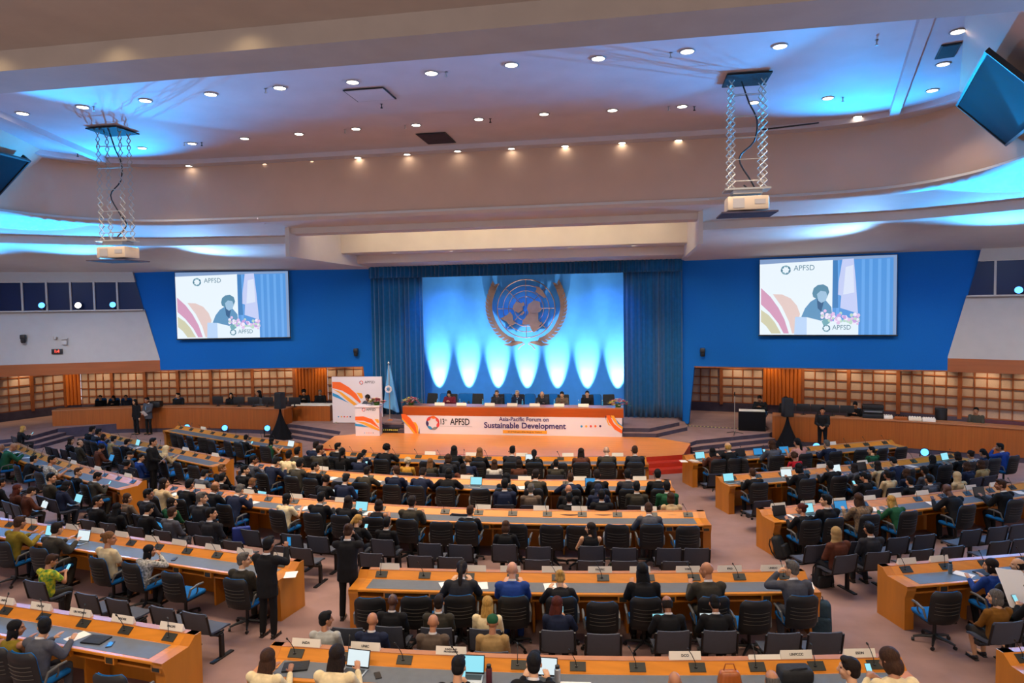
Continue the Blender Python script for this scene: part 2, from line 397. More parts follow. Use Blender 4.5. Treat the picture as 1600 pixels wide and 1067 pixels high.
mb = MB(); mb.loft([[Vector((x, y, z)) for y, z in cp] for x in (x0, x1)], False, False)
for x in (x0 + .02, x1 - .02):
    mb.box((x, 26.2, 8.5), (.14, 7.9, 2.0))
struct('ceiling_stage_coffer', mb, M['soffit'], ang=25)
# drum wall round the ceiling opening, flat ceiling, beam and low ceiling by the gallery
full = [Vector((*p, 0)) for p in Ls] + [Vector((*mir(p), 0)) for p in reversed(Ls)]
mb = MB(); mb.loft([[p + Vector((0, 0, z)) for p in full] for z in (8.64, 9.4, 10.0, 10.52)], False, False); struct('wall_drum', mb, M['drum'], ang=30)
mb = MB(); mb.quad((-24, 7.5, 10.5), (14, 7.5, 10.5), (14, 24, 10.5), (-24, 24, 10.5)); struct('ceiling', mb, M['ceil'], smooth=False)
full2 = [Vector(((p.x - AX) * .965 + AX, (p.y - 12) * .95 + 12, 0)) for p in full]
mb = MB(); mb.loft([[p + Vector((0, 0, z)) for p in (full2 if k else full)] for k, z in ((0, 10.36), (1, 10.36), (1, 10.5))], False, False); struct('trim_ceiling_step', mb, M['ceil'], smooth=False)
mb = MB(); mb.box((AX + 3, 7.72, 9.6), (44, .72, 2.0)); struct('ceiling_beam', mb, M['beam'], smooth=False)
mb = MB(); mb.box((AX + 3, 2.2, 9.0), (44, 10.4, .3)); struct('ceiling_gallery', mb, M['beam'], smooth=False)
BL = C0 + (Vector((7.48, 17.54, 10.1)) - C0) * .97; U = Vector((1.51, 4.55, .35)).normalized(); Wd = Vector((.89, -.19, -.95)).normalized(); Nn = U.cross(Wd).normalized()
if Nn.dot(C0 - BL) < 0: Nn = -Nn
for s, nm in ((0, 'right'), (1, 'left')):
    f = (lambda v: v) if not s else (lambda v: Vector((2 * AX - v.x, v.y, v.z)))
    mb = MB(); q = [f(BL + U * a + Wd * b - Nn * .38) for a, b in ((-12, -.9), (1.3, -.9), (1.3, 2.05), (-12, 2.05))]; mb.quad(*q); struct('ceiling_chamfer_' + nm, mb, M['drum'], smooth=False)
    mb = MB(); e = [f(Vector((5.1, 13.35, 0))), f(Vector((6.6, 18.9, 0)))]; d = (e[1] - e[0]); c = (e[0] + e[1]) / 2 - d * .5
    mb.box((c.x, c.y, 10.42), (d.length * 2.1, .22, .16), rot=(0, 0, math.atan2(d.y, d.x))); struct('trim_ceiling_rib_' + nm, mb, M['ceil'], smooth=False)
    t = thing('projection_port', 'framed blue-grey glass port in the sloped ceiling above the ' + ('mic-stand' if not s else 'red clock'), 'ceiling port', tuple(f(BL)), 0)
    g = MB(); A = f(BL); q = [f(BL + U * a + Wd * b) - A for a, b in ((-4.8, 0), (0, 0), (0, 1.3), (-4.8, 1.3))]; q2 = [p - f(BL + Nn * .05) + A for p in q]
    g.quad(*q); g.build('pane', M['port'], t, smooth=False)
    g = MB()
    for a0, a1, b0, b1 in ((-4.8, .04, -.05, .0), (-4.8, .04, 1.3, 1.35), (-.0, .07, -.05, 1.35), (-4.85, -4.8, -.05, 1.35)):
        q = [f(BL + U * a + Wd * b + Nn * h) - A for h in ((-.22 if a0 > -.1 else -.05), .03) for a, b in ((a0, b0), (a1, b0), (a1, b1), (a0, b1))]
        g.add(q, [(0, 1, 2, 3), (4, 7, 6, 5), (0, 4, 5, 1), (1, 5, 6, 2), (2, 6, 7, 3), (3, 7, 4, 0)])
    g.build('frame', M['black'], t, smooth=False)
# ------------------------------------------------------------------ stage dressing
def pleats(x0, x1, y, z0, z1, pitch, depth, jit=.25, nz=8, flare=.0, rs=3):
    rnd = random.Random(rs); n = max(3, int((x1 - x0) / pitch)); xs = []; 
    cols = []
    for i in range(n * 6 + 1):
        t = i / (n * 6); ph = t * n * 2 * PI
        cols.append((x0 + (x1 - x0) * t, math.sin(ph + .8 * math.sin(ph * .37 + rs)), rnd.uniform(1 - jit, 1)))
    rings = []
    for k in range(nz + 1):
        z = z0 + (z1 - z0) * k / nz; w = 1 + flare * (1 - k / nz)
        rings.append([Vector((x, y + depth * s * w * (.8 + .2 * math.sin(i * .21)), z)) for i, (x, s, j) in enumerate(cols)])
    return rings
def sheet(name, rings, m, parent=None):
    mb = MB(); mb.loft(rings, False, False); o = mb.build(name, m, parent, ang=80)
    md = o.modifiers.new('thickness', 'SOLIDIFY'); md.thickness = .012; return o
o = sheet('stage_curtain', pleats(-11.75, -9.3, 29.85, .78, 7.2, .24, .085, rs=3), M['curtain']); tag(o, 'tall pleated dark blue stage curtain beside the flag and podium', 'curtain', 'stage side curtains')
o = sheet('stage_curtain', pleats(-.3, 2.15, 29.85, .78, 7.2, .24, .085, rs=5), M['curtain']); tag(o, 'tall pleated dark blue stage curtain on the microphone stand side', 'curtain', 'stage side curtains')
o = sheet('stage_valance', pleats(-11.75, 2.15, 29.62, 7.02, 7.6, .2, .06, nz=3, rs=8), M['curtain']); tag(o, 'short pleated blue valance running along the top of the stage', 'curtain')
mb = MB(); mb.box((AX, 31.05, 4.0), (10.6, .06, 7.2)); tag(mb.build('stage_backdrop', M['backdrop'], smooth=False), 'bright blue stage backdrop cloth behind the bronze emblem', 'backdrop')

# emblem: map rings, land masses and laurel, traced at its own size on the backdrop
EM = thing('wall_emblem', 'large bronze globe and laurel emblem on the blue backdrop', 'emblem', (-4.72, 30.95, 5.55))
S = .00372
def ep(x, y): return ((x - 655) * S, (493 - y) * S)
T0 = Matrix.Rotation(PI / 2, 4, 'X')
g = MB()
for r_ in (358, 286, 217, 147):
    n = 64; g.tube([(r_ * S * math.cos(2 * PI * k / n), r_ * S * math.sin(2 * PI * k / n), .05) for k in range(n + 1)], .022 if r_ > 300 else .017, 6, False, T0)
for k in range(8):
    a = k * PI / 4 + PI / 2; r0 = 70 if k % 2 else 30; g.tube([(r0 * S * math.cos(a), r0 * S * math.sin(a), .05), (358 * S * math.cos(a), 358 * S * math.sin(a), .05)], .016, 6, True, T0)
g.build('globe_grid', M['bronze'], EM)
land = [[(490, 500), (500, 450), (540, 405), (590, 430), (630, 412), (642, 450), (612, 470), (615, 515), (560, 545), (510, 520)],
        [(685, 440), (760, 393), (832, 415), (832, 470), (855, 500), (822, 540), (760, 562), (690, 545), (668, 500)],
        [(690, 545), (806, 552), (805, 640), (832, 680), (792, 760), (745, 788), (712, 740), (700, 690), (605, 690), (612, 640), (650, 600)],
        [(430, 560), (460, 530), (490, 580), (492, 640), (524, 672), (478, 702), (430, 660), (332, 612), (390, 585)],
        [(780, 218), (832, 240), (872, 290), (907, 358), (880, 366), (830, 330), (772, 290), (790, 262)], [(838, 655), (852, 660), (842, 695), (828, 690)], [(590, 560), (625, 520), (640, 545), (600, 580)]]
g = MB()
for poly in land:
    q = [ep(*p) for p in poly]
    if sum(q[i][0] * q[(i + 1) % len(q)][1] - q[(i + 1) % len(q)][0] * q[i][1] for i in range(len(q))) < 0: q = q[::-1]
    g.prism(q, .04, .09, T0)
g.build('land_masses', M['bronze'], EM)
for sx, nm in ((1, 'a'), (-1, 'b')):
    g = MB(); br = [(600, 905), (470, 885), (345, 810), (255, 690), (205, 560), (195, 430), (225, 300), (262, 210)]
    bp = smooth_pl([ep(*p) for p in br], 3)
    g.tube([(sx * x, y, .05) for x, y in bp], .028, 6, True, T0)
    for i in range(2, len(bp) - 1):
        p = Vector(bp[i]); t = (Vector(bp[min(i + 1, len(bp) - 1)]) - Vector(bp[i - 1])).normalized()
        for sd in (-1, 1):
            nv = Vector((-t.y, t.x)) * sd; d = (t * .86 + nv * .5).normalized(); L = .33; w = .07; c = Vector((-d.y, d.x)) * w
            q = [p, p + d * L * .5 - c, p + d * L, p + d * L * .5 + c]; q = [(sx * v.x, v.y) for v in q]
            if sx < 0: q = q[::-1]
            g.prism(q, .03, .075, T0)
    q = [ep(*p) for p in ((365, 938), (450, 915), (560, 893), (632, 912), (560, 930), (470, 958))]; q = [(sx * x, y) for x, y in q]; q = q if sx > 0 else q[::-1]
    g.prism(q[::-1], .03, .08, T0)
    g.tube([(sx * x, y, .06) for x, y in (ep(548, 995), ep(580, 955), ep(635, 925))], .02, 6, True, T0)
    g.build('laurel_branch', M['bronze'], EM)

# projected pictures ------------------------------------------------------------
def flatm(name, col): return mat(name, col, .6, emit=1.)
def logo_ring(mb, c, r, mats, y, wide=.30, n=7, T=None):
    for k in range(n):
        a0 = 2 * PI * k / n; mb.use(mats[k % len(mats)]); vs = []
        for j in range(9):
            t = j / 8; a = a0 + t * 2 * PI / n * 1.25; b = math.sin(PI * t); ro = r * (1 + .10 * b); ri = r * (1 - wide * b - .06)
            vs.append((ro, ri, a))
        pts = [(c[0] + ro * math.cos(a), y, c[1] + ro * math.sin(a)) for ro, ri, a in vs] + [(c[0] + ri * math.cos(a), y, c[1] + ri * math.sin(a)) for ro, ri, a in reversed(vs)]
        mb.add(pts, [tuple(range(len(pts)))], T)
def screen(label, P, ang, u0, u1, z0, z1):
    d = Vector((math.cos(R(ang)), math.sin(R(ang)), 0)); o = Vector((P[0], P[1], 0)) + d * u0
    t = thing('projection_screen', label, 'screen', (o.x, o.y, z0), R(ang), 'projection screens'); W, H = u1 - u0, z1 - z0
    g = MB(); g.box((W / 2, .03, H / 2), (W + .04, .03, H + .04)); g.tube([(-.05, .03, -.03), (W + .05, .03, -.03)], .03, 8); g.build('screen_cloth', M['black'], t, smooth=False)
    k = [0]
    g = MB()
    def P2(zx, zy): return ((zx - 45) / 1490 * W, (885 - zy) / 825 * H)
    def poly(pts, m):
        k[0] += 1; q = [P2(*p) for p in pts]
        if sum(q[i][0] * q[(i + 1) % len(q)][1] - q[(i + 1) % len(q)][0] * q[i][1] for i in range(len(q))) < 0: q = q[::-1]
        g.use(flatm(*m)); g.add([(x, .012 - .0015 * k[0], z) for x, z in q], [tuple(range(len(q)))])
    poly([(45, 60), (1535, 60), (1535, 885), (45, 885)], ('pic_grey', '#7e9ac4'))
    poly([(860, 95), (1500, 85), (1500, 885), (860, 885)], ('pic_curtain', '#4f94dc'))
    for x in (900, 1170, 1250, 1340, 1430): poly([(x, 95), (x + 34, 95), (x + 34, 885), (x, 885)], ('pic_fold', '#65a6ea'))
    poly([(860, 95), (915, 95), (925, 600), (860, 600)], ('pic_fold2', '#3a7cba'))
    poly([(45, 112), (862, 90), (858, 885), (45, 885)], ('pic_white', '#e9f4fc'))
    poly([(60, 370), (170, 470), (260, 590), (330, 720), (380, 870), (320, 870), (260, 760), (160, 640), (60, 550)], ('pic_rose', '#d39aba'))
    poly([(195, 440), (300, 445), (400, 490), (470, 570), (505, 660), (450, 870), (415, 870), (380, 740), (300, 580)], ('pic_peach', '#e2c9c4'))
    poly([(60, 610), (150, 670), (220, 750), (290, 870), (180, 870), (120, 790), (60, 740)], ('pic_olive', '#cfccac'))
    poly([(965, 88), (1085, 82), (1110, 330), (1135, 660), (945, 600), (955, 470), (920, 460), (925, 330)], ('pic_flag', '#c3cdf4'))
    poly([(1000, 170), (1080, 150), (1095, 440), (975, 460)], ('pic_flag2', '#dbe4f8'))
    poly([(520, 690), (560, 600), (620, 530), (690, 490), (790, 520), (850, 590), (860, 690), (720, 740), (560, 720)], ('pic_robe', '#5b92bc'))
    poly([(690, 500), (770, 520), (740, 640), (700, 600)], ('pic_scarf', '#2c5a86'))
    poly([(640, 440), (655, 385), (700, 352), (760, 346), (810, 375), (825, 430), (800, 490), (690, 500), (650, 480)], ('pic_hair', '#578aa6'))
    poly([(690, 450), (730, 415), (790, 425), (805, 470), (790, 520), (740, 545), (705, 520)], ('pic_face', '#9cc0dc'))
    poly([(450, 690), (580, 695), (580, 885), (440, 885)], ('pic_pod_side', '#b9d4f6')); poly([(580, 695), (740, 735), (1140, 750), (1140, 885), (580, 885)], ('pic_pod', '#e4f1fb'))
    rnd = random.Random(4)
    poly([(745, 740), (800, 690), (850, 690), (830, 760), (770, 800)], ('pic_leaf', '#6fa8b4'))
    for i in range(60):
        x = rnd.uniform(730, 1140); y = 670 + 60 * (x - 730) / 410 + rnd.gauss(0, 28); r_ = rnd.uniform(14, 26)
        poly([(x + r_ * math.cos(a * PI / 3), y + r_ * math.sin(a * PI / 3)) for a in range(6)], (('pic_f1', '#efe6fa'), ('pic_f2', '#c59ddc'), ('pic_f3', '#dfbfe6'), ('pic_f4', '#b8d8c8'))[i % 4])
    lm = [flatm('pic_logo1', '#4d8096'), flatm('pic_logo2', '#78a6b4'), flatm('pic_logo3', '#5f90a6')]
    logo_ring(g, P2(342, 183), .17, lm, -.10); logo_ring(g, P2(795, 815), .13, lm, -.10)
    pic = g.build('projected_image', None, t, smooth=False)
    for (zx, zy, sz) in ((548, 168, .30), (960, 808, .26)):
        x, z = P2(zx, zy); text_mesh('APFSD', sz, flatm('pic_text', '#5a8498'), t, 'screen_text', Matrix.Translation((x, -.10, z)) @ Matrix.Rotation(PI / 2, 4, 'X'), sx=.9)
screen('projection screen on blue wall beside the booth with three blue lamps', mir((2.3, 29.72)), 11.6, -8.62, -3.55, 4.42, 7.42)
screen('projection screen on blue wall on the microphone stand side', (2.3, 29.72), -11.6, 2.93, 7.83, 4.34, 7.38)

# head table ---------------------------------------------------------------------
HT = thing('head_table', 'long curved-end wooden head table with printed forum banner on the stage', 'table', (-4.83, 26.95, .46))
hw = 4.52
g = MB(); g.prism([(-hw, 0), (hw, 0), (hw + .0, .8), (-hw, .8)], 1.08, 1.13); g.build('table_top', M['ledge'], HT, smooth=False)
g = MB(); g.box((0, .02, .92), (2 * hw, .06, .34)); g.box((-hw + .03, .4, .92), (.06, .78, .34)); g.box((hw - .03, .4, .92), (.06, .78, .34)); g.build('fascia', M['fascia_red'], HT, smooth=False)
BN = MB(); BN.box((0, -.02, .375), (2 * hw - .12, .03, .75)); BN = BN.build('banner', M['banner'], HT, smooth=False)
def bx(px, py):                                          # pixels of the banner -> local x, z
    p = aty(px, py, 26.92); return (p.x + 4.83, p.z - .46 + (.045 if px > 820 else -.02) * abs(px - 820) / 160)
def print_poly(parent, name, pts, m, y, conv=None):
    g = MB(); q = [conv(*p) if conv else p for p in pts]
    if sum(q[i][0] * q[(i + 1) % len(q)][1] - q[(i + 1) % len(q)][0] * q[i][1] for i in range(len(q))) < 0: q = q[::-1]
    g.add([(x, y, z) for x, z in q], [tuple(range(len(q)))]); return g.build(name, m, parent, smooth=False)
def zp(x, y): return bx(600 + x / 8, 590 + y / 8)
def zq(x, y): return bx(790 + x / 7.62, 590 + y / 7.62)
def swoosh(parent, conv, y, sets):
    for i, (pts, m) in enumerate(sets): print_poly(parent, 'print_swoosh', pts, m, y - .001 * i, conv)
swoosh(BN, zp, -.04, [([(215, 445), (270, 450), (330, 500), (390, 590), (425, 690), (400, 690), (340, 610), (260, 530), (222, 490)], M['orange']),
                      ([(222, 490), (260, 530), (340, 610), (400, 690), (370, 690), (300, 600), (225, 515)], M['amber']),
                      ([(360, 540), (400, 555), (425, 600), (432, 690), (415, 690), (395, 600)], M['amber']), ([(228, 520), (290, 590), (300, 605), (226, 530)], M['teal']), ([(430, 690), (444, 620), (446, 690)], M['dpurple'])])
swoosh(BN, zq, -.04, [([(1200, 460), (1240, 460), (1290, 560), (1390, 640), (1385, 680), (1300, 630), (1230, 540)], M['orange']),
                      ([(1250, 460), (1290, 465), (1330, 540), (1395, 600), (1393, 630), (1320, 570), (1270, 500)], M['amber']),
                      ([(1205, 470), (1230, 560), (1265, 590), (1225, 575), (1202, 520)], M['amber']), ([(1310, 500), (1360, 560), (1395, 585), (1396, 595), (1340, 560)], M['teal']), ([(1188, 470), (1200, 460), (1195, 520)], M['dpurple'])])
g = MB(); logo_ring(g, zp(610, 560), .27, [M['red'], M['orange'], M['red'], M['dpurple'], M['teal'], M['silver'], M['red']], -.045); g.build('print_logo', None, BN, smooth=False)
Tb = lambda x, z, y=-.045: Matrix.Translation((x, y, z)) @ Matrix.Rotation(PI / 2, 4, 'X')
x, z = zp(728, 548); text_mesh('13', .34, M['ink'], BN, 'print_text', Tb(x, z), sx=.62, font_bold=.006)
x, z = zp(775, 525); text_mesh('th', .11, M['ink'], BN, 'print_text', Tb(x, z))
x, z = zp(950, 552); text_mesh('APFSD', .38, M['ink'], BN, 'print_text', Tb(x, z), sx=.76, font_bold=.006)
g = MB(); x, z = zp(900, 605); g.box((x, -.042, z), (1.35, .002, .012)); g.build('print_line', M['silver'], BN, smooth=False)
x, z = bx(818.5, 655.3); text_mesh('Asia-Pacific Forum on', .23, M['navy_ink'], BN, 'print_text', Tb(x, z), font_bold=.004)
x, z = bx(819.5, 665.3); text_mesh('Sustainable Development', .325, M['navy_ink'], BN, 'print_text', Tb(x, z), font_bold=.008)
x, z = bx(820, 674.8); g = MB(); g.box((x, -.042, z), (1.8, .004, .13)); g.build('print_strip', M['amber'], BN, smooth=False)
text_mesh('25-27 February 2026, Bangkok, Thailand', .085, M['ink'], BN, 'print_text', Tb(x, z, -.047))
for i, (zx, m) in enumerate(((905, 'teal'), (960, 'amber'), (1015, 'red'), (1070, 'orange'), (1127, 'dpurple'))):
    x, z = zq(zx, 587); g = MB(); g.lathe([(.001, 0), (.045, 0), (.045, .004), (.001, .004)], 14, Tb(x, z, -.04)); g.build('print_dot', M[m], BN, smooth=False)

# podium, podium banner, flag ------------------------------------------------------
PD = thing('podium', 'white podium with printed orange and blue swooshes and a small flower display', 'podium', (-10.62, 26.25, .46), R(6))
g = MB(); g.prism([(-.5, -.03), (.5, -.03), (.46, .55), (-.46, .55)], 0, 1.17); PB = g.build('body', M['banner'], PD, smooth=False)
g = MB(); g.rbox((0, .25, 1.2), (1.04, .62, .06), .015); g.build('top', M['banner'], PD)
def pz(x, y): return ((x - 605) / 280 * 1.0, (1000 - y) / 390 * 1.22)
swoosh(PB, pz, -.034, [([(465, 745), (560, 742), (660, 780), (740, 890), (745, 905), (640, 830), (560, 800), (465, 795)], M['orange']), ([(465, 805), (560, 815), (650, 850), (745, 915), (745, 935), (650, 900), (560, 845)], M['amber']),
                       ([(690, 780), (735, 782), (745, 830), (720, 830)], M['amber']), ([(460, 835), (540, 850), (620, 885), (540, 878), (460, 868)], M['teal'])])
for i, m in enumerate(('teal', 'amber', 'red', 'orange', 'dpurple')):
    g = MB(); x, z = pz(570 + i * 25, 960); g.lathe([(.001, 0), (.018, 0), (.018, .003)], 10, Tb(x, z, -.033)); g.build('print_dot', M[m], PB, smooth=False)
g = MB(); logo_ring(g, pz(565, 655), .07, [M['red'], M['orange'], M['dpurple']], -.036); g.build('print_logo', None, PB, smooth=False)
x, z = pz(650, 655); text_mesh('APFSD', .14, M['ink'], PB, 'print_text', Tb(x, z, -.036))
for sx in (-.12, .1):
    g = MB(); g.tube([(sx, .3, 1.22), (sx, .24, 1.42), (sx * .8, .32, 1.5)], .008, 6); g.lathe([(.014, 0), (.016, .03), (.001, .05)], 8, Matrix.Translation((sx * .8, .32, 1.49))); g.build('microphone', M['mic'], PD)
BD = thing('backdrop_board', 'white printed display board behind the podium with swooshes and logo', 'display board', (-12.27, 29.2, .46), R(3))
g = MB(); g.box((0, 0, 1.07), (2.34, .1, 2.1)); BB = g.build('panel', M['banner'], BD, smooth=False)
for sx in (-1, 1): g = MB(); g.box((sx * 1.0, .2, .03), (.08, .7, .06)); g.build('foot', M['steel'], BD, smooth=False)
def dz(x, y): return ((x - 470) / 608 * 2.34, 2.12 - (y - 230) / 610 * 2.12)
swoosh(BB, dz, -.055, [([(170, 295), (270, 298), (380, 370), (460, 450), (520, 560), (500, 575), (400, 480), (290, 410), (172, 378)], M['orange']), ([(172, 388), (280, 430), (380, 510), (470, 590), (430, 605), (340, 530), (250, 440)], M['amber']),
                       ([(465, 438), (530, 445), (545, 500), (520, 520)], M['amber']), ([(172, 438), (240, 470), (370, 575), (290, 535), (172, 480)], M['teal'])])
g = MB(); logo_ring(g, dz(527, 306), .085, [M['red'], M['orange'], M['dpurple']], -.058); g.build('print_logo', None, BB, smooth=False)
x, z = dz(630, 302); text_mesh('APFSD', .17, M['ink'], BB, 'print_text', Tb(x, z, -.058))
for i, m in enumerate(('teal', 'amber', 'red', 'orange', 'dpurple')):
    g = MB(); x, z = dz(237 + i * 36, 755); g.lathe([(.001, 0), (.035, 0), (.035, .003)], 12, Tb(x, z, -.053)); g.build('print_dot', M[m], BB, smooth=False)
FL = thing('flag', 'light blue flag with white emblem hanging from a pole beside the podium', 'flag', (-10.45, 28.4, .46))
g = MB(); g.tube([(0, 0, 0), (0, 0, 2.75)], .02, 8); g.lathe([(.001, 2.74), (.05, 2.8), (.001, 2.9)], 10); g.build('pole', M['steel'], FL)
g = MB(); g.lathe([(.2, 0), (.2, .12), (.12, .3), (.05, .34), (.001, .34)], 14); g.build('base', M['fluted'], FL)
g = MB(); rings = []
for k in range(9):
    t = k / 8; z = 2.7 - 1.95 * t; w = .05 + .30 * t; rings.append([Vector((.06 * t + w * math.cos(a), .05 + .09 * t * math.sin(3 * a) + w * .3 * math.sin(a), z - .12 * t * math.cos(a))) for a in [2 * PI * j / 20 for j in range(20)]])
FC = None; g.loft(rings[::-1]); FC = g.build('cloth', M['flag'], FL, ang=80)
g = MB(); logo_ring(g, (.03, 1.68), .15, [M['banner']], -.19, .5); g.build('print_emblem', M['banner'], FC, smooth=False)
def flowers(name_label, loc, w, seed, parent=None, scl=1.):
    t = thing('flower_arrangement', name_label, 'flowers', loc); rnd = random.Random(seed)
    g = MB()
    for i in range(40):
        a = rnd.uniform(0, 2 * PI); r_ = rnd.uniform(.2, 1) * w; z = rnd.uniform(.06, .2); p = Vector((r_ * math.cos(a), r_ * .6 * math.sin(a), z))
        d = Vector((math.cos(a), .6 * math.sin(a), rnd.uniform(-.1, .6))).normalized(); c = Vector((-d.y, d.x, .1)) * .035
        g.add([p, p + d * .09 - c, p + d * .2, p + d * .09 + c], [(0, 1, 2, 3)])
    g.build('leaves', M['leafgreen'], t)
    g = MB(); g.lathe([(.10, 0), (.13, .12), (.001, .12)], 12); g.build('bowl', M['leafgreen'], t)
    for m, n in (('petal_pink', 26), ('petal_yellow', 16), ('petal_white', 16)):
        g = MB()
        for i in range(n):
            a = rnd.uniform(0, 2 * PI); r_ = w * rnd.uniform(0, 1) ** .6
            if m == 'petal_yellow': a = rnd.uniform(PI * .6, PI * 1.4)
            c = Vector((r_ * math.cos(a), r_ * .6 * math.sin(a), .1 + .16 * (1 - (r_ / w) ** 2) + rnd.uniform(-.05, .05)))
            for q in range(5):
                b = q * 2 * PI / 5 + rnd.random(); d = Vector((math.cos(b), math.sin(b), .45)).normalized(); n_ = Vector((-d.y, d.x, 0)) * .035
                g.add([c, c + d * .05 - n_, c + d * .095, c + d * .05 + n_], [(0, 1, 2, 3)])
            g.ell(c + Vector((0, 0, .015)), (.02, .02, .02), 6, 4)
        g.build('blossoms', M[m], t)
    return t
flowers('pink and yellow flower arrangement on the head table end by the flag', (-9.1, 27.3, 1.595), .40, 1)
flowers('pink and yellow flower arrangement on the head table end by the far curtain', (-.52, 27.3, 1.595), .40, 2)
flowers('pink and white flower arrangement on top of the podium', (-10.3, 26.5, 1.695), .34, 3)
# small black step block with yellow edge beside the head table
t = thing('step_block', 'black portable step block with yellow dotted edges beside the head table', 'step', (-10.05, 26.98, .462))
g = MB(); g.box((0, .25, .08), (.9, .5, .16)); g.build('lower_step', M['black'], t, smooth=False)
g = MB(); g.box((.1, .62, .16), (.75, .4, .32)); g.build('upper_step', M['carpet'], t, smooth=False)
g = MB()
for i in range(11): g.box((-.42 + i * .084, -.004, .12), (.045, .01, .05), rot=(0, .5, 0))
g.build('edge_marking', M['petal_yellow'], t, smooth=False)

# side counters ------------------------------------------------------------------
def sweep(pl, prof, mb):                                  # profile (offset to the right-hand side of the path, z), closed
    s = smooth_pl(pl, 6) if len(pl) > 2 else pl
    rings = []
    O = {}
    for d in {p[0] for p in prof}: O[d] = offs(s, d)
    for i in range(len(s)): rings.append([Vector((*O[d][i], z)) for d, z in prof])
    mb.loft(rings[::-1] if False else rings, True, True); return mb
def counter(label, pl, h, dep=.62):
    mid = pl[len(pl) // 2]; t = thing('staff_counter', label, 'counter', (0, 0, 0))
    g = MB(); sweep(pl, [(0, .18), (0, h - .05), (-.06, h - .05), (-.06, .18)], g); g.build('front_panel', M['counter'], t, ang=30)
    g = MB(); sweep(pl, [(.03, h - .05), (.03, h), (-dep, h), (-dep, h - .05)], g); g.build('counter_top', M['ledge'], t, ang=30)
    g = MB(); sweep(pl, [(-.02, 0), (-.02, .19), (-.08, .19), (-.08, 0)], g); g.build('plinth', M['riser'], t, ang=30)
    for k in (0, -1):
        a = Vector(pl[k]); b = Vector(pl[1] if k == 0 else pl[-2]); d = (b - a).normalized(); n = Vector((-d.y, d.x)) * (1 if k == 0 else -1); c = a + n * dep / 2 + d * .03
        g = MB(); g.box((c.x, c.y, (h - .05) / 2 + .22), (.06, dep, h - .5), rot=(0, 0, math.atan2(d.y, d.x))); g.build('end_panel', M['counter'], t, smooth=False)
    return t
LC = [(-26.35, 27.2), (-23.4, 28.3), (-19.5, 28.8), (-15.5, 28.5)]
RC = [(5.5, 28.25), (9.7, 27.3), (13.3, 25.8), (17.5, 23.4)]
counter('long wooden staff counter behind the two standing people in suits', LC, 1.2)
counter('long wooden staff counter behind the standing person with the camera', RC, 1.2)
# return table and black draped table
t = thing('side_table', 'short wooden side table by the podium end of the long counter', 'table', (-14.75, 29.9, .45), R(2))
g = MB(); g.rbox((0, 0, .74), (1.9, .7, .05), .01); g.build('table_top', M['paper'], t)
g = MB(); g.box((0, -.3, .36), (1.86, .05, .72)); g.box((-.9, 0, .36), (.05, .62, .72)); g.box((.9, 0, .36), (.05, .62, .72)); g.build('front_panel', M['counter'], t, smooth=False)
t = thing('draped_table', 'black cloth draped table beside the microphone stand', 'table', (4.85, 29.0, .45), R(-8))
g = MB(); g.rbox((0, 0, .39), (1.05, .6, .78), .02); g.build('cloth_cover', M['black_cloth'], t)
g = MB(); g.box((0, .02, .80), (1.0, .55, .02)); g.build('table_top', M['paper'], t, smooth=False)
# loudspeakers on draped tripods
def loudspeaker(label, x, y, z0, top, rz):
    t = thing('loudspeaker', label, 'loudspeaker', (x, y, z0), rz, 'draped loudspeakers'); h = top - z0
    g = MB(); g.rbox((0, 0, h - .36), (.38, .34, .72), .03, taper=.9); g.build('cabinet', M['black'], t)
    g = MB(); g.box((0, -.172, h - .36), (.30, .01, .62)); g.build('grille', M['bag'], t, smooth=False)
    g = MB(); rings = []
    for k in range(9):
        q = k / 8; r_ = .50 * (1 - q) ** 1.5 + .035; rings.append([Vector((r_ * (1 + .10 * math.cos(6 * a)) * math.cos(a), r_ * (1 + .10 * math.cos(6 * a)) * math.sin(a), q * (h - .73))) for a in [2 * PI * j / 30 for j in range(30)]])
    g.loft(rings); g.build('cloth_skirt', M['black_cloth'], t, ang=80)
loudspeaker('black loudspeaker on draped tripod near the podium end of the counter', -15.2, 27.6, 0, 2.05, R(-10))
loudspeaker('black loudspeaker on draped tripod at the counter by the microphone stand', 5.9, 27.45, 0, 1.98, R(10))
t = thing('microphone_stand', 'tall microphone stand alone on the carpeted platform', 'microphone stand', (4.03, 28.0, .45))
g = MB(); g.tube([(0, 0, .05), (0, 0, 1.52)], .014, 6); g.build('pole', M['steel'], t)
for k in range(3):
    a = k * 2 * PI / 3 + .3; g = MB(); g.tube([(0, 0, .09), (.36 * math.cos(a), .36 * math.sin(a), .012)], .012, 6); g.build('leg', M['black'], t)
g = MB(); g.lathe([(.012, 0), (.02, .1), (.028, .15), (.001, .19)], 8, Matrix.Translation((0, 0, 1.5))); g.build('microphone', M['mic'], t)
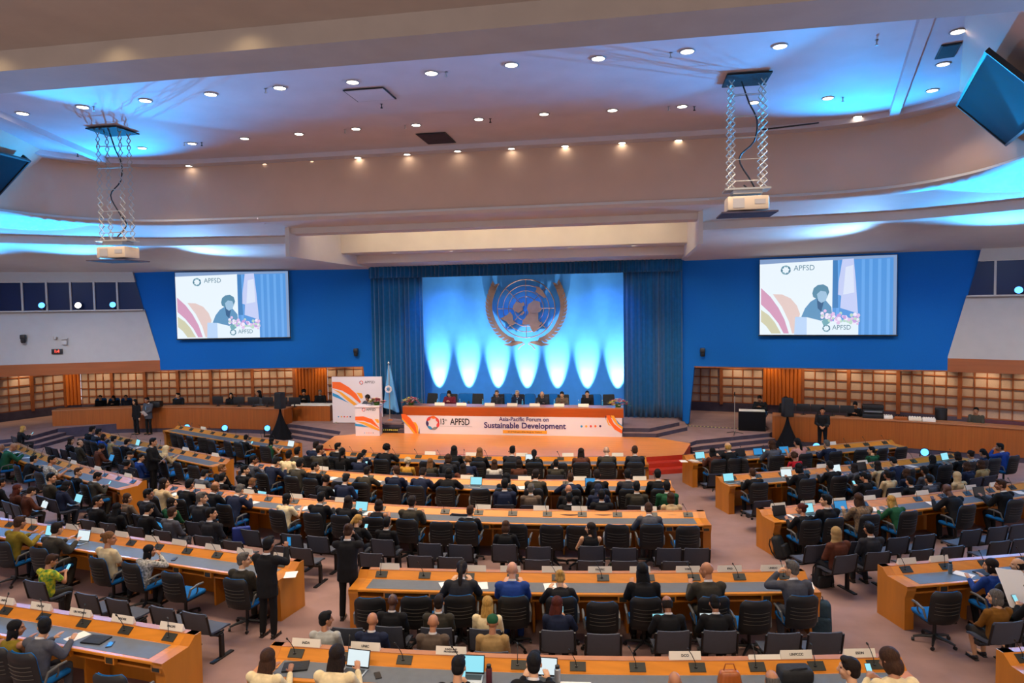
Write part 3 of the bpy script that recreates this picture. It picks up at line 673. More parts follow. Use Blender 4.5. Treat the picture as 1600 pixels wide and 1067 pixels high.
# floor wash lamps
for i, (px, py) in enumerate(((292, 667), (351, 668), (417.5, 668.5), (1445, 706), (1276, 697))):
    p = at(px, py, .40); t = thing('floor_lamp_can', ['blue-white wash lamp on floor before the counter nearest the two standing people', 'white wash lamp on floor, middle one of three before the counter', 'deep blue wash lamp on floor beside the draped loudspeaker', 'blue-white wash lamp on floor below the burgundy bench', 'blue lamp on floor at the feet of the person with the camera'][i], 'lamp', (p.x, p.y, 0))
    aim = math.atan2(-p.x, p.y) * 1.0
    Tl = Matrix.Rotation(aim, 4, 'Z') @ Matrix.Translation((0, 0, .39)) @ Matrix.Rotation(R(75), 4, 'X')
    g = MB(); g.lathe([(.001, -.16), (.09, -.16), (.15, 0), (.135, .0), (.12, -.02), (.001, -.03)], 16, Tl); g.build('housing', M['black'], t)
    g = MB(); g.lathe([(.001, -.02), (.12, -.02), (.12, -.012), (.001, -.012)], 16, Tl); g.build('lens', M['bluelamp'], t)
    g = MB(); g.box((0, 0, .02), (.26, .2, .04)); g.box((-.15, 0, .2), (.02, .05, .40)); g.box((.15, 0, .2), (.02, .05, .40)); g.build('bracket', M['black'], t, smooth=False)
t = thing('cable_cover', 'dotted yellow cable cover strip on the platform behind the microphone stand', 'cable cover', tuple(at(1118, 668, .45)), R(-14))
g = MB(); g.rbox((0, 0, .008), (2.6, .09, .016), .006); g.build('strip', M['riser'], t)
g = MB()
for k in range(17): g.box((-1.2 + k * .15, 0, .017), (.06, .07, .004))
g.build('marking', M['petal_yellow'], t, smooth=False)
# backdrop uplights
for i, px in enumerate((683, 730, 776, 822, 870, 917, 965)):
    x = aty(px, 620, 30.6).x; t = thing('uplight', 'slim uplight at the foot of the blue backdrop, %s from the flag' % ordw(i), 'lamp', (x, 30.45, .75), 0, 'backdrop uplights')
    g = MB(); g.rbox((0, 0, .09), (.3, .16, .18), .02); g.build('housing', M['black'], t)
    g = MB(); g.box((0, .02, .185), (.24, .1, .01)); g.build('lens', M['bluelamp'], t, smooth=False)

# equipment on the counters --------------------------------------------------------
def monitor(label, loc, rz, w=.55, h=.33, group='monitors on the counters'):
    t = thing('monitor', label, 'monitor', loc, rz, group)
    g = MB(); g.rbox((0, 0, .12 + h / 2), (w, .035, h), .008); g.build('screen_case', M['black'], t)
    g = MB(); g.lathe([(.10, 0), (.10, .012), (.001, .012)], 12); g.box((0, .02, .1), (.05, .03, .2)); g.build('stand', M['black'], t)
    return t
def on_counter(px, py, z=1.2, back=.3):
    return at(px, py, z)
for i, px in enumerate((340, 373, 396, 418, 440, 460)):
    p = aty(px, 622, 28.95 if px > 360 else 29.05); monitor('black monitor on the podium-side counter, %s from the red clock' % ordw(i), (p.x, p.y, 1.2), R(180 + random.uniform(-12, 12)))
t = thing('desktop_printer', 'black printer on the podium-side counter beside a seated person', 'printer', (-22.0, 28.45, 1.2), R(15)); g = MB(); g.rbox((0, 0, .14), (.62, .42, .28), .05); g.build('body', M['black'], t); g = MB(); g.box((0, -.2, .1), (.4, .06, .02)); g.build('tray', M['bag'], t)
for i in range(5):
    q = .7 + i * .52; p = Vector((5.5, 28.25)).lerp(Vector((9.7, 27.3)), q / 4.3); monitor('black monitor in a row on the counter, %s from the draped loudspeaker' % ordw(i), (p.x, p.y + .42, 1.2), R(180 - 13), .5, .3)
t = thing('equipment_case', 'stacked black equipment rack on the counter beside the monitors', 'equipment rack', (9.05, 27.8, 1.2), R(-13)); g = MB()
for k in range(3): g.rbox((0, 0, .09 + k * .17), (.72, .42, .155), .02)
g.build('body', M['black'], t); g = MB(); g.box((0, -.215, .26), (.6, .01, .03)); g.build('trim', M['silver'], t)
for i, (px, lab) in enumerate(((1368, 'yellow-green flower tray'), (1389, 'white box'), (1412, 'pile of small boxes'), (1434, 'row of white cups'), (1456, 'white paper stack'))):
    p = at(px, 654 + i * 1.5, 1.2); t = thing(('flower_tray', 'paper_box', 'paper_box', 'cup_tray', 'paper_stack')[i], lab + ' on the counter by the burgundy bench', 'tray' if i in (0, 3) else 'box', (p.x, p.y + .25, 1.2), R(-16))
    g = MB(); g.rbox((0, 0, .06), (.42, .25, .12), .02); g.build('body', M[('leafgreen', 'paper', 'counter', 'white', 'paper')[i]], t)
    g = MB()
    for k in range(5): g.ell((-.16 + k * .08, 0, .13), (.035, .05, .03), 8, 5)
    g.build('contents', M[('petal_yellow', 'white', 'black', 'paper', 'paper')[i]], t)
# nameplates and glass bottles on the head table
def plate(loc, rz, label, txt=None, w=.30, h=.10, group='name cards', ts=None):
    t = thing('name_card', label, 'name card', loc, rz, group)
    g = MB(); g.add([(-w / 2, -.035, 0), (w / 2, -.035, 0), (w / 2, 0, h), (-w / 2, 0, h), (-w / 2, .035, 0), (w / 2, .035, 0)], [(0, 1, 2, 3), (5, 4, 3, 2), (0, 3, 4), (1, 5, 2)]); g.build('card', M['white'], t, smooth=False)
    if txt:
        Tt = Matrix.Translation((0, -.0195, h * .5)) @ Matrix.Rotation(math.atan2(h, .035), 4, 'X')
        text_mesh(txt, ts or h * .62, M['ink'], t, 'lettering', Tt, extrude=.0012, font_bold=.0012)
    return t
for i, px in enumerate((688, 722, 766, 801, 836, 874, 912)):
    p = aty(px, 634, 27.3); plate((p.x, 27.2, 1.6), 0, 'white name card on the head table, %s from the flag' % ordw(i), group='head table name cards', w=.42, h=.12)
for i, px in enumerate((679, 714, 750, 812, 862, 900, 937)):
    p = aty(px, 630, 27.45); t = thing('water_bottle', 'small clear water bottle on the head table, %s from the flag' % ordw(i), 'bottle', (p.x + .1, 27.55, 1.6), 0, 'head table bottles')
    g = MB(); g.lathe([(.032, 0), (.035, .12), (.03, .16), (.013, .19), (.013, .21)], 10); g.build('body', M['teal'], t); g = MB(); g.lathe([(.016, .205), (.016, .225), (.001, .225)], 8); g.build('cap', M['white'], t)

# ceiling things --------------------------------------------------------------------
def downlight(px, py, z, label, group, r=.11, xy=None):
    p = at(px, py, z) if xy is None else Vector(xy)
    t = thing('downlight', label, 'ceiling light', (p.x, p.y, z), 0, group)
    g = MB(); g.lathe([(r + .03, 0), (r + .03, -.012), (r, -.016), (r, 0)], 20); g.build('rim', M['white_wall'], t)
    g = MB(); g.lathe([(.001, -.006), (r, -.006), (r, -.001), (.001, -.001)], 20); g.build('lens', M['led'], t)
    return p
DL = []
r1 = [35, 129, 227, 329, 437, 551, 674, 799, 935, 1074, 1219]; y1 = [177, 167, 157, 147, 137, 128, 114, 101, 91, 80, 72]
for i, (a, b) in enumerate(zip(r1, y1)): DL.append(downlight(a, b, 10.495, 'round ceiling downlight, %s from the red clock side in the row nearest the gallery beam' % ordw(i), 'downlight row by the beam', .125))
r2 = [222, 300, 382, 467, 556, 650, 748, 850, 957, 1066, 1178, 1294]; y2 = [231, 224, 216, 209, 201, 195, 186, 178, 172, 166, 160, 153]
for i, (a, b) in enumerate(zip(r2, y2)): DL.append(downlight(a, b, 10.495, 'round ceiling downlight, %s from the red clock side in the middle ceiling row' % ordw(i), 'downlight row mid ceiling', .115))
r3 = [54, 135, 295, 415, 489, 559, 636, 715, 799, 883, 972, 1060, 1340]; y3 = [244, 239, 259, 256, 252, 246, 241, 236, 232, 228, 223, 219, 182]
for i, (a, b) in enumerate(zip(r3, y3)): DL.append(downlight(a, b, 10.355 if i > 1 and i < 12 else 10.495, 'round ceiling downlight, %s from the red clock side in the row at the ceiling edge' % ordw(i), 'downlight row at ceiling edge', .10))
for i, (a, b) in enumerate(((1497, 49), (1474, 100), (1457, 141))): DL.append(downlight(a, b, 10.36 if i == 5 else 10.495, 'round ceiling downlight by the sloped port, %s from the gallery beam' % ordw(i), 'downlights by the sloped port', .115))
for i, px in enumerate((615, 704, 796, 890, 990)):
    p = aty(px, 395, 27.4); downlight(0, 0, 7.975, 'coffer downlight over the stage, %s from the flag side' % ordw(i), 'stage coffer downlights', .09, (p.x, 27.45, 0))
def flatbox(name, label, cat, c, d, m, z=10.49, rz=0.):
    t = thing(name, label, cat, (c[0], c[1], z), rz); g = MB(); g.box((0, 0, -.01), (d[0], d[1], .02)); g.build('frame', M['black'], t, smooth=False)
    g = MB(); g.box((0, 0, -.022), (d[0] - .06, d[1] - .06, .012)); g.build('grille', m, t, smooth=False); return t
flatbox('air_vent', 'square grey air grille in the middle of the ceiling', 'vent', (-5.46, 19.2), (.85, 1.2), M['riser'])
flatbox('air_vent', 'small black air grille between downlights by the sloped port', 'vent', (6.15, 14.9), (.34, .8), M['bag'], rz=R(-14))
flatbox('access_hatch', 'flush ceiling access hatch with a dark shadow gap', 'hatch', (-5.8, 15.0), (.95, .85), M['ceil'])
flatbox('slot_vent', 'narrow slot vent at the ceiling edge near the stage', 'vent', (-8.3, 20.9), (1.5, .08), M['bag'], 10.35); flatbox('slot_vent', 'narrow slot vent at the ceiling edge behind the projector lift', 'vent', (4.2, 19.6), (1.5, .08), M['bag'], 10.35, R(-16))
for i, (px, py) in enumerate(sorted(((146, 167), (288, 223), (315, 223), (415, 139), (539, 203), (633, 196), (697, 113), (766, 186), (1048, 83), (1045, 167), (1085, 167), (1370, 63), (1317, 153), (121, 240), (596, 163)))):
    p = at(px, py, 10.49); t = thing('ceiling_sprinkler', 'small ceiling sprinkler, %s from the red clock side' % ordw(i), 'sprinkler', (p.x, p.y, 10.5), 0, 'ceiling sprinklers')
    g = MB(); g.lathe([(.03, -.10), (.03, -.085), (.012, -.08), (.012, 0), (.04, 0)], 8); g.build('body', M['mullion' if i % 3 else 'bag'], t)
def lift(label, x, y, zb):
    t = thing('projector_lift', label, 'projector', (x, y, zb)); H = 10.47 - zb
    g = MB(); g.box((0, 0, H - .02), (.92, .85, .03)); g.build('ceiling_plate', M['bag'], t, smooth=False)
    g = MB(); n = 15; z0 = .55; st = (H - .06 - z0) / n
    for sx in (-.33, .33):
        for k in range(n):
            a, b = z0 + k * st, z0 + (k + 1) * st; w = .13 if k < n - 3 else .09
            for s in (1, -1):
                for dy in (-.16, .16): g.tube([(sx - s * w * .6, dy, a), (sx + s * w * .6, dy, b)], .012, 5)
    for k in range(1, n, 3): g.tube([(-.36, -.16, z0 + k * st), (.36, -.16, z0 + k * st)], .009, 5); g.tube([(-.36, .16, z0 + k * st + .06), (.36, .16, z0 + k * st + .06)], .009, 5)
    g.build('scissor_frame', M['steel'], t)
    g = MB(); g.tube(smooth_pl([(-.1, 0, H - .05), (.05, 0, H - .5), (.22, 0, H - .9), (.16, 0, H - 1.35), (-.15, 0, H - 1.7), (.1, 0, H - 2.2), (.25, .05, H - 2.5), (-.05, .05, z0 + .1)], 4), .018, 6); g.build('cable', M['black'], t)
    g = MB(); g.box((0, 0, .53), (.95, .5, .04)); g.rbox((0, 0, .47), (.62, .42, .10), .02); g.build('carriage', M['steel'], t, smooth=False)
    pr = MB(); pr.rbox((0, 0, .22), (.86, .56, .30), .04); pj = pr.build('projector', M['proj'], t)
    g = MB(); g.lathe([(.10, 0), (.10, .06), (.001, .05)], 14, Matrix.Translation((0, .28, .22)) @ Matrix.Rotation(-PI / 2, 4, 'X')); g.build('lens', M['black'], pj)
    g = MB(); g.box((-.2, -.283, .22), (.24, .01, .2)); g.box((.24, -.283, .24), (.22, .01, .1)); g.build('port_panel', M['mullion'], pj, smooth=False)
    g = MB(); g.box((0, 0, .0), (1.15, .95, .03)); g.build('base_plate', M['riser'], t, smooth=False)
lift('ceiling projector on a scissor lift above the podium-side seats', -13.55, 16.35, zat(183, 408, -13.55, 16.35))
lift('ceiling projector on a scissor lift on the microphone stand side', 2.5, 15.7, zat(1170, 335, 2.5, 15.7))
# booth lamps, wall fittings
BL_POS = []
for s, lst in ((1, ((65, 477), (122, 477), (176, 476))), (0, ((1592, 453),))):
    P = Vector((11.62, 28.12, 0)) if not s else Vector((*mir((11.62, 28.12)), 0)); a = R(-25.5 if not s else 205.5)
    d = Vector((math.cos(a), math.sin(a), 0)); n = Vector((-d.y, d.x, 0)) * (1 if not s else -1)
    for i, (px, py) in enumerate(lst):
        rr = ray(px, py); q = P - n * .12; tt = ((q - C0).dot(n)) / rr.dot(n); p = C0 + rr * tt
        t = thing('stage_spotlight', 'bright blue spotlight in the booth window ' + (('farthest from the blue wall', 'in the middle of three', 'nearest the blue wall')[i] if s else 'on the microphone stand side'), 'lamp', (p.x, p.y, 5.785), math.atan2(d.y, d.x) + (PI if s else 0), 'booth spotlights')
        hz = p.z - 5.785; Tl = Matrix.Translation((0, -.02, hz)) @ Matrix.Rotation(R(78), 4, 'X')
        g = MB(); g.lathe([(.001, -.18), (.07, -.18), (.14, 0), (.125, 0), (.001, -.02)], 14, Tl); g.build('housing', M['black'], t)
        g = MB(); g.lathe([(.001, -.012), (.125, -.012), (.125, .004), (.001, .004)], 14, Tl); g.build('lens', M['bluelamp'] if not (s and i == 1) else M['led'], t)
        g = MB(); g.box((0, 0, hz / 2), (.04, .04, hz)); g.build('bracket', M['black'], t, smooth=False)
        BL_POS.append((p, n, s))
def on_wall(s, px, py, off=.1, blue=False):
    P = Vector((11.62, 28.12, 0)) if not blue else Vector((2.3, 30, 0)); a = R(-25.5 if not blue else -11.6)
    if s: P = Vector(mir(tuple(P))); a = PI - a
    d = Vector((math.cos(a), math.sin(a), 0)); n = Vector((-d.y, d.x, 0)) * (1 if not s else -1)
    rr = ray(px, py); q = P - n * off; p = C0 + rr * ((q - C0).dot(n) / rr.dot(n)); return p, math.atan2(d.y, d.x) + (PI if s else 0)
def wall_speaker(label, s, px, py, blue):
    p, rz = on_wall(s, px, py, .16, blue); t = thing('wall_camera', label, 'camera', tuple(p), rz, 'wall cameras')
    g = MB(); g.box((0, .08, .12), (.06, .2, .06)); g.build('bracket', M['black'], t, smooth=False); g = MB(); g.rbox((0, 0, .1), (.2, .22, .2), .04); g.build('head', M['black'], t)
    g = MB(); g.lathe([(.08, -.16), (.1, -.1), (.1, 0), (.06, .02)], 12); g.build('dome', M['black'], t)
wall_speaker('black wall camera on the white booth wall near the red clock', 1, 36, 530, False)
wall_speaker('black wall camera on blue wall above the podium board', 1, 556, 551, True)
wall_speaker('black wall camera on blue wall below the projection screen, curtain side', 0, 1098, 551, True)
p, rz = on_wall(1, 89, 549, .06); t = thing('digital_clock', 'black digital wall clock with red digits on the booth wall', 'clock', tuple(p), rz)
g = MB(); g.rbox((0, 0, 0), (.42, .08, .22), .015); g.build('case', M['black'], t); text_mesh('1:4', .17, M['clock_red'], t, 'digits', Matrix.Translation((0, -.045, 0)) @ Matrix.Rotation(PI / 2, 4, 'X'))
p, rz = on_wall(1, 86, 528, .08); t = thing('security_camera', 'small white dome security camera above the red clock', 'camera', tuple(p), rz); g = MB(); g.lathe([(.001, -.07), (.06, -.05), (.075, 0), (.075, .06), (.001, .06)], 12); g.build('dome', M['white_wall'], t); g = MB(); g.box((0, .05, .03), (.06, .1, .05)); g.build('bracket', M['white_wall'], t)
p, rz = on_wall(1, 100.5, 535, .08); t = thing('wall_box', 'white access box with antenna bar beside the dome camera', 'wall box', tuple(p), rz); g = MB(); g.rbox((0, 0, 0), (.22, .1, .2), .02); g.build('case', M['white_wall'], t); g = MB(); g.box((0, .0, .17), (.26, .06, .06)); g.build('antenna', M['white_wall'], t)
p = at(3, 655, .95); t = thing('exit_sign', 'small green lit exit sign at the fluted timber', 'sign', (-29.9, 27.2, .95), R(60)); g = MB(); g.box((0, 0, 0), (.36, .06, .16)); g.build('case', M['exit'], t, smooth=False); g = MB(); g.box((0, 0, -.3), (.04, .04, .45)); g.build('post', M['black'], t)
# burgundy bench behind the counter
t = thing('burgundy_bench', 'long burgundy upholstered bench behind the counter end', 'bench', (13.3, 27.2, .45), R(-24)); g = MB(); g.rbox((1.2, 0, .45), (4.6, .5, .16), .04); g.build('seat', M['burgundy'], t)
g = MB(); g.rbox((1.2, -.55, .62), (4.6, .12, .5), .04); g.build('backrest', M['burgundy'], t); g = MB(); g.box((1.2, 0, .19), (4.4, .4, .38)); g.build('base', M['black'], t)
t = thing('waste_bin', 'black cylindrical bin beside the burgundy bench', 'bin', (11.35, 27.6, .45)); g = MB(); g.lathe([(.001, 0), (.19, 0), (.2, 1.1), (.001, 1.1)], 16); g.build('body', M['black'], t); g = MB(); g.lathe([(.205, 1.1), (.2, 1.16), (.001, 1.17)], 16); g.build('lid', M['bag'], t)
# ------------------------------------------------------------------ delegate desks
class Row:
    def __init__(s, key, words, pix, z=.885, ext=(0, 0), cuts=(1, 1)):
        s.key, s.words = key, words
        pl = [at(x, y, z) for x, y in pix]; pl = [(p.x, p.y) for p in pl]
        sp = smooth_pl(pl, 10)
        # even out measuring noise: resample by length and relax
        for _ in range(3):
            pts = [Vector(p) for p in sp]; cum = [0]
            for a, b in zip(pts, pts[1:]): cum.append(cum[-1] + (b - a).length)
            n = max(8, int(cum[-1] / .35)); out = []; j = 0
            for i in range(n + 1):
                t = cum[-1] * i / n
                while j < len(cum) - 2 and cum[j + 1] < t: j += 1
                k = (t - cum[j]) / max(1e-9, cum[j + 1] - cum[j]); out.append(pts[j].lerp(pts[j + 1], k))
            for _ in range(30): out = [out[0]] + [(out[i - 1] + out[i] * 2 + out[i + 1]) / 4 for i in range(1, len(out) - 1)] + [out[-1]]
            sp = [tuple(p) for p in out]
        s.path = sp; s.len = sum((Vector(b) - Vector(a)).length for a, b in zip(sp, sp[1:]))
        s.seats = []
    def at(s, u, v=0.):                 # distance along the row, distance behind its stage-side edge
        P = [Vector(p) for p in s.path]
        if u <= 0: a, b, k = P[0], P[1], u
        else:
            acc = 0; 
            for a, b in zip(P, P[1:]):
                l = (b - a).length
                if acc + l >= u: break
                acc += l
            k = u - acc
        t = (b - a).normalized(); p = a + t * k
        # blended tangent
        return p + Vector((t.y, -t.x)) * v, Vector((t.y, -t.x))
    def find(s, px, py, v):
        r_ = ray(px, py); nx, ny = r_.y, -r_.x; best = None; u = -6.; prev = None
        while u < s.len + 6:
            p, _ = s.at(u, v); d = p.x * nx + p.y * ny
            if prev is not None and (d == 0 or (d > 0) != (prev[1] > 0)):
                k = prev[1] / (prev[1] - d); uu = prev[0] + (u - prev[0]) * k; return uu
            prev = (u, d); u += .1
        return None
ROWS = {}
def row(key, words, pix): ROWS[key] = Row(key, words, pix); return ROWS[key]
row('C1', 'first centre desk row', [(508, 703), (625, 709.5), (800, 713), (1008, 712)])
row('C2', 'second centre desk row', [(398, 722), (490, 733), (597, 744), (700, 748.5), (850, 750.5), (1046, 749)])
row('C3', 'third centre desk row', [(262, 756), (354, 766), (406, 772), (494, 781.5), (569, 789), (666, 793), (800, 797), (900, 798), (1000, 797.5), (1099, 797)])
row('C4', 'fourth desk row, mic-stand half', [(566, 886), (670, 890), (780, 893), (925, 895), (1060, 894), (1175, 891.5), (1253, 889)])
row('C5', 'fifth desk row, mic-stand half', [(429, 1003), (550, 1015), (730, 1025), (875, 1029.5), (1050, 1032), (1175, 1031), (1290, 1027.5), (1400, 1021)])
row('L1', 'first podium-side desk row', [(281, 664), (350, 676), (410, 684), (471, 692)])
row('L2', 'second podium-side desk row', [(160, 675), (195, 682), (240, 692), (272, 700), (320, 709), (364, 717)])
row('L3', 'third podium-side desk row', [(27, 691), (56, 705), (94, 719), (147, 732.5), (190, 742), (228, 750)])
row('L4', 'fourth desk row, podium half', [(-60, 801), (-10, 806), (50, 814), (125, 826), (175, 835), (250, 846), (362, 861), (473, 875)])
row('L5', 'fifth desk row, podium half', [(-60, 929), (0, 940), (150, 962), (312, 987)])
row('R1', 'first mic-stand-side desk row', [(1067, 710), (1200, 701.5), (1328, 693.5), (1390, 686.5)])
row('R2', 'second mic-stand-side desk row', [(1119, 743), (1220, 736), (1329, 727), (1415, 718), (1490, 707)])
row('R3', 'third mic-stand-side desk row', [(1183, 794), (1312, 784), (1430, 775), (1506, 766), (1600, 753), (1650, 745)])
row('R4', 'fourth mic-stand-side desk row', [(1373, 882), (1469, 874), (1600, 865), (1670, 859)])
row('R5', 'fifth mic-stand-side desk row', [(1559, 1014), (1650, 1008)])
def sweep_part(path, prof):
    mb = MB(); O = {d: offs(path, d) for d in {p[0] for p in prof}}
    mb.loft([[Vector((*O[d][i], z)) for d, z in prof] for i in range(len(path))], True, True); return mb
def trim_path(r_, a, b):
    n = max(4, int((r_.len - a - b) / .4)); return [tuple(r_.at(a + (r_.len - a - b) * i / n)[0]) for i in range(n + 1)]
DEPTH = .72
def desk(r_):
    t = thing('delegate_desk', 'long curved wooden delegate desk with slate inlay, ' + r_.words, 'desk', (0, 0, 0), 0, 'delegate desks')
    P = r_.path; near = r_.key[1] in '2345'
    sweep_part(P, [(.0, 0), (0, .86), (.03, .86), (.03, 0)]).build('front_panel', M['wood'], t, ang=30)
    sweep_part(P, [(-.012, .86), (-.012, .885), (.10, .885), (.10, .86)]).build('ledge', M['ledge'], t, ang=30)
    sweep_part(P, [(.10, .85), (.10, .878), (.24, .775), (.24, .75)]).build('sloped_panel', M['wood_top'], t, ang=30)
    sweep_part(P, [(.24, .735), (.24, .772), (.72, .772), (.73, .765), (.73, .735)]).build('worktop', M['wood_top'], t, ang=30)
    sweep_part(trim_path(r_, .28, .28), [(.262, .770), (.262, .7745), (.665, .7745), (.665, .770)]).build('slate_inlay', M['slate'], t, ang=30)
    sweep_part(trim_path(r_, .1, .1), [(.2, .605), (.2, .625), (.64, .625), (.64, .598)]).build('shelf', M['wood'], t, ang=30)
    sweep_part(trim_path(r_, .1, .1), [(.2, .625), (.2, .736), (.22, .736), (.22, .625)]).build('shelf_back', M['lattice'], t, ang=30)
    for u, sg in ((0, 1), (r_.len, -1)):
        a, n = r_.at(u); tan = Vector((-n.y, n.x)) * sg; w = .17
        pr = [(-.012, 0), (-.012, .885), (.10, .885), (.24, .776), (.73, .772), (.73, .70), (.68, .56), (.68, 0)]
        g = MB(); rings = [[Vector((*(a + n * v - tan * .012 + tan * q), z)) for v, z in pr] for q in (0, w)]
        g.loft(rings if sg > 0 else rings[::-1], True, True); g.build('end_cabinet', M['wood'], t, smooth=False)
    k = max(2, round(r_.len / 1.56)); step = r_.len / k
    for i in range(1, k):
        a, n = r_.at(step * i); g = MB(); c = a + n * .31; g.box((c.x, c.y, .37), (.04, .40, .74), rot=(0, 0, math.atan2(-n.x, n.y) + PI)); g.build('divider', M['wood'], t, smooth=False)
    k2 = max(2, round(r_.len / .78)); st2 = r_.len / k2
    for i in range(k2):
        a, n = r_.at(st2 * (i + .5)); rz = math.atan2(-n.x, n.y) + PI
        T = Matrix.Translation((a.x, a.y, 0)) @ Matrix.Rotation(rz, 4, 'Z')
        g = MB(); g.use(M['wood']).box((0.30, -.69, .68), (.17, .06, .11), T); g.use(M['unit']).box((0.30, -.722, .68), (.12, .012, .08), T); g.build('voting_unit', None, t, smooth=False)
        if (r_.key in ('C4', 'C5', 'L4', 'L5', 'R4', 'R5', 'C3', 'C2', 'L3', 'R3', 'R2', 'R1', 'L1', 'L2', 'C1')):
            g = MB(); g.box((0.02, -.172, .832), (.21, .125, .014), T, rot=(R(36.3), 0, 0)); g.build('console_plate', M['unit'], t, smooth=False)
            MIC.append((r_, st2 * (i + .5)))
MIC = []
for r_ in ROWS.values(): desk(r_)
# gooseneck microphones, one per console
mm = {}
def mic_proto():
    t = thing('gooseneck_microphone', '', 'microphone'); g = MB(); g.lathe([(.022, 0), (.022, .012), (.001, .014)], 10); g.build('base', M['mic'], t)
    g = MB(); g.tube([(0, 0, .01), (-.01, .005, .08), (-.05, .02, .17), (-.085, .03, .225)], .0055, 6); g.build('stem', M['mic'], t)
    g = MB(); g.ell((0, 0, 0), (.014, .014, .026), 8, 6, rot=(.2, -.6, 0), T=Matrix.Translation((-.095, .033, .24))); g.build('capsule', M['mic'], t); return t
MP = mic_proto(); MPT = tree_of(MP); rnd = random.Random(5); cnt = {}
for i, (r_, u) in enumerate(MIC):
    p, n = r_.at(u, .175); k = cnt.get(r_.key, 0); cnt[r_.key] = k + 1
    lab = 'black gooseneck microphone, %s from podium side, %s' % (ordw(k), r_.words); rz = math.atan2(-n.x, n.y) + PI + rnd.uniform(-1.2, 1.2)
    z = .832
    if i == 0:
        MP.location = (p.x, p.y, z); MP.rotation_euler = (0, 0, rz); tag(MP, lab, 'microphone', 'desk microphones')
    else: dup(MP, MPT, (p.x, p.y, z), rz, lab, 'microphone', 'desk microphones')

# ------------------------------------------------------------------ chairs
def office_chair(simple=False):
    t = thing('office_chair', '', 'chair')
    g = MB(); g.rbox((0, .035, .465), (.49, .45, .07), .033, 3); g.build('seat', M['chair_blue'], t); g = MB(); g.rbox((0, .01, .425), (.46, .46, .04), .018, 2); g.build('seat_pan', M['chair_shell'], t)
    bt = 0
    def backm(w, h, z0, y0, th, rr, curve, m, parent, name, grooves=False):
        g = MB(); rings = []; nx, nz = 12, 14
        vs = []; fs = []
        for side in (0, 1):
            for j in range(nz + 1):
                for i in range(nx + 1):
                    a = -1 + 2 * i / nx; b = j / nz
                    ww = w / 2 * (1 - (max(0, b - .80) / .20) ** 2.6 * .26) * (1 - (max(0, .14 - b) / .14) ** 2 * .18)
                    x = a * ww; z = z0 + h * b; lean = -.10 * b - .02
                    bulge = curve * (1 - a * a) ; edge = max(abs(a) ** 6, (abs(2 * b - 1)) ** 8)
                    y = y0 + lean - bulge + curve + (th / 2 * (1 - edge * .9)) * (1 if side == 0 else -1)
                    if grooves and side == 1 and 0.25 < b < .78 and j % 2 == 0 and abs(a) < .8: y += .012
                    vs.append((x, y, z))
            o = side * (nx + 1) * (nz + 1)
            for j in range(nz):
                for i in range(nx):
                    q = (o + j * (nx + 1) + i, o + j * (nx + 1) + i + 1, o + (j + 1) * (nx + 1) + i + 1, o + (j + 1) * (nx + 1) + i)
                    fs.append(q[::-1] if side == 0 else q)
        o = (nx + 1) * (nz + 1); bord = [i for i in range(nx + 1)] + [j * (nx + 1) + nx for j in range(1, nz + 1)] + [nz * (nx + 1) + i for i in range(nx - 1, -1, -1)] + [j * (nx + 1) for j in range(nz - 1, 0, -1)]
        for a, b in zip(bord, bord[1:] + bord[:1]): fs.append((a, b, b + o, a + o))
        g.add(vs, fs); return g.build(name, m, parent, ang=50)
    b = backm(.51, .57, .42, -.245, .055, .1, .06, M['chair_shell'], t, 'backrest', True)
    g = MB()
    for q in (.34, .45, .56, .67): g.tube([(x, -.245 - .10 * q - .02 - .06 * (1 - (x / .255) ** 2) + .06 - .034, .42 + .57 * q - .012 * (1 - (x / .2) ** 2)) for x in (-.2, -.12, -.04, .04, .12, .2)], .0045, 5)
    g.build('ribs', M['rib'], b)
    backm(.46, .505, .482, -.212, .05, .1, .05, M['chair_blue'], b, 'back_cushion')
    for sx in (-1, 1):
        g = MB(); g.tube([(sx * .27, -.20, .50), (sx * .285, -.15, .64), (sx * .285, .02, .665), (sx * .285, .14, .66)], [.016, .02, .022, .018], 8); g.tube([(sx * .285, .0, .66), (sx * .27, .02, .55), (sx * .2, .02, .43)], .014, 6); g.build('armrest', M['chair_arm'], t)
    g = MB(); g.tube([(0, 0, .08), (0, 0, .42)], [.03, .028], 10); g.box((0, 0, .405), (.26, .3, .03)); g.build('column', M['black'], t)
    g = MB()
    for k in range(5):
        a = k * 2 * PI / 5 + .3; g.tube([(0, 0, .12), (.2 * math.cos(a), .2 * math.sin(a), .10), (.31 * math.cos(a), .31 * math.sin(a), .02 if simple else .075)], [.032, .022, .016], 6)
    g.build('star_base', M['black'], t)
    if not simple:
        for k in range(5):
            a = k * 2 * PI / 5 + .3; g = MB()
            g.lathe([(.001, -.022), (.028, -.02), (.028, .02), (.001, .022)], 10, Matrix.Translation((.31 * math.cos(a), .31 * math.sin(a), .03)) @ Matrix.Rotation(a + 1.2, 4, 'Z') @ Matrix.Rotation(PI / 2, 4, 'X')); g.build('caster', M['black'], t)
    return t
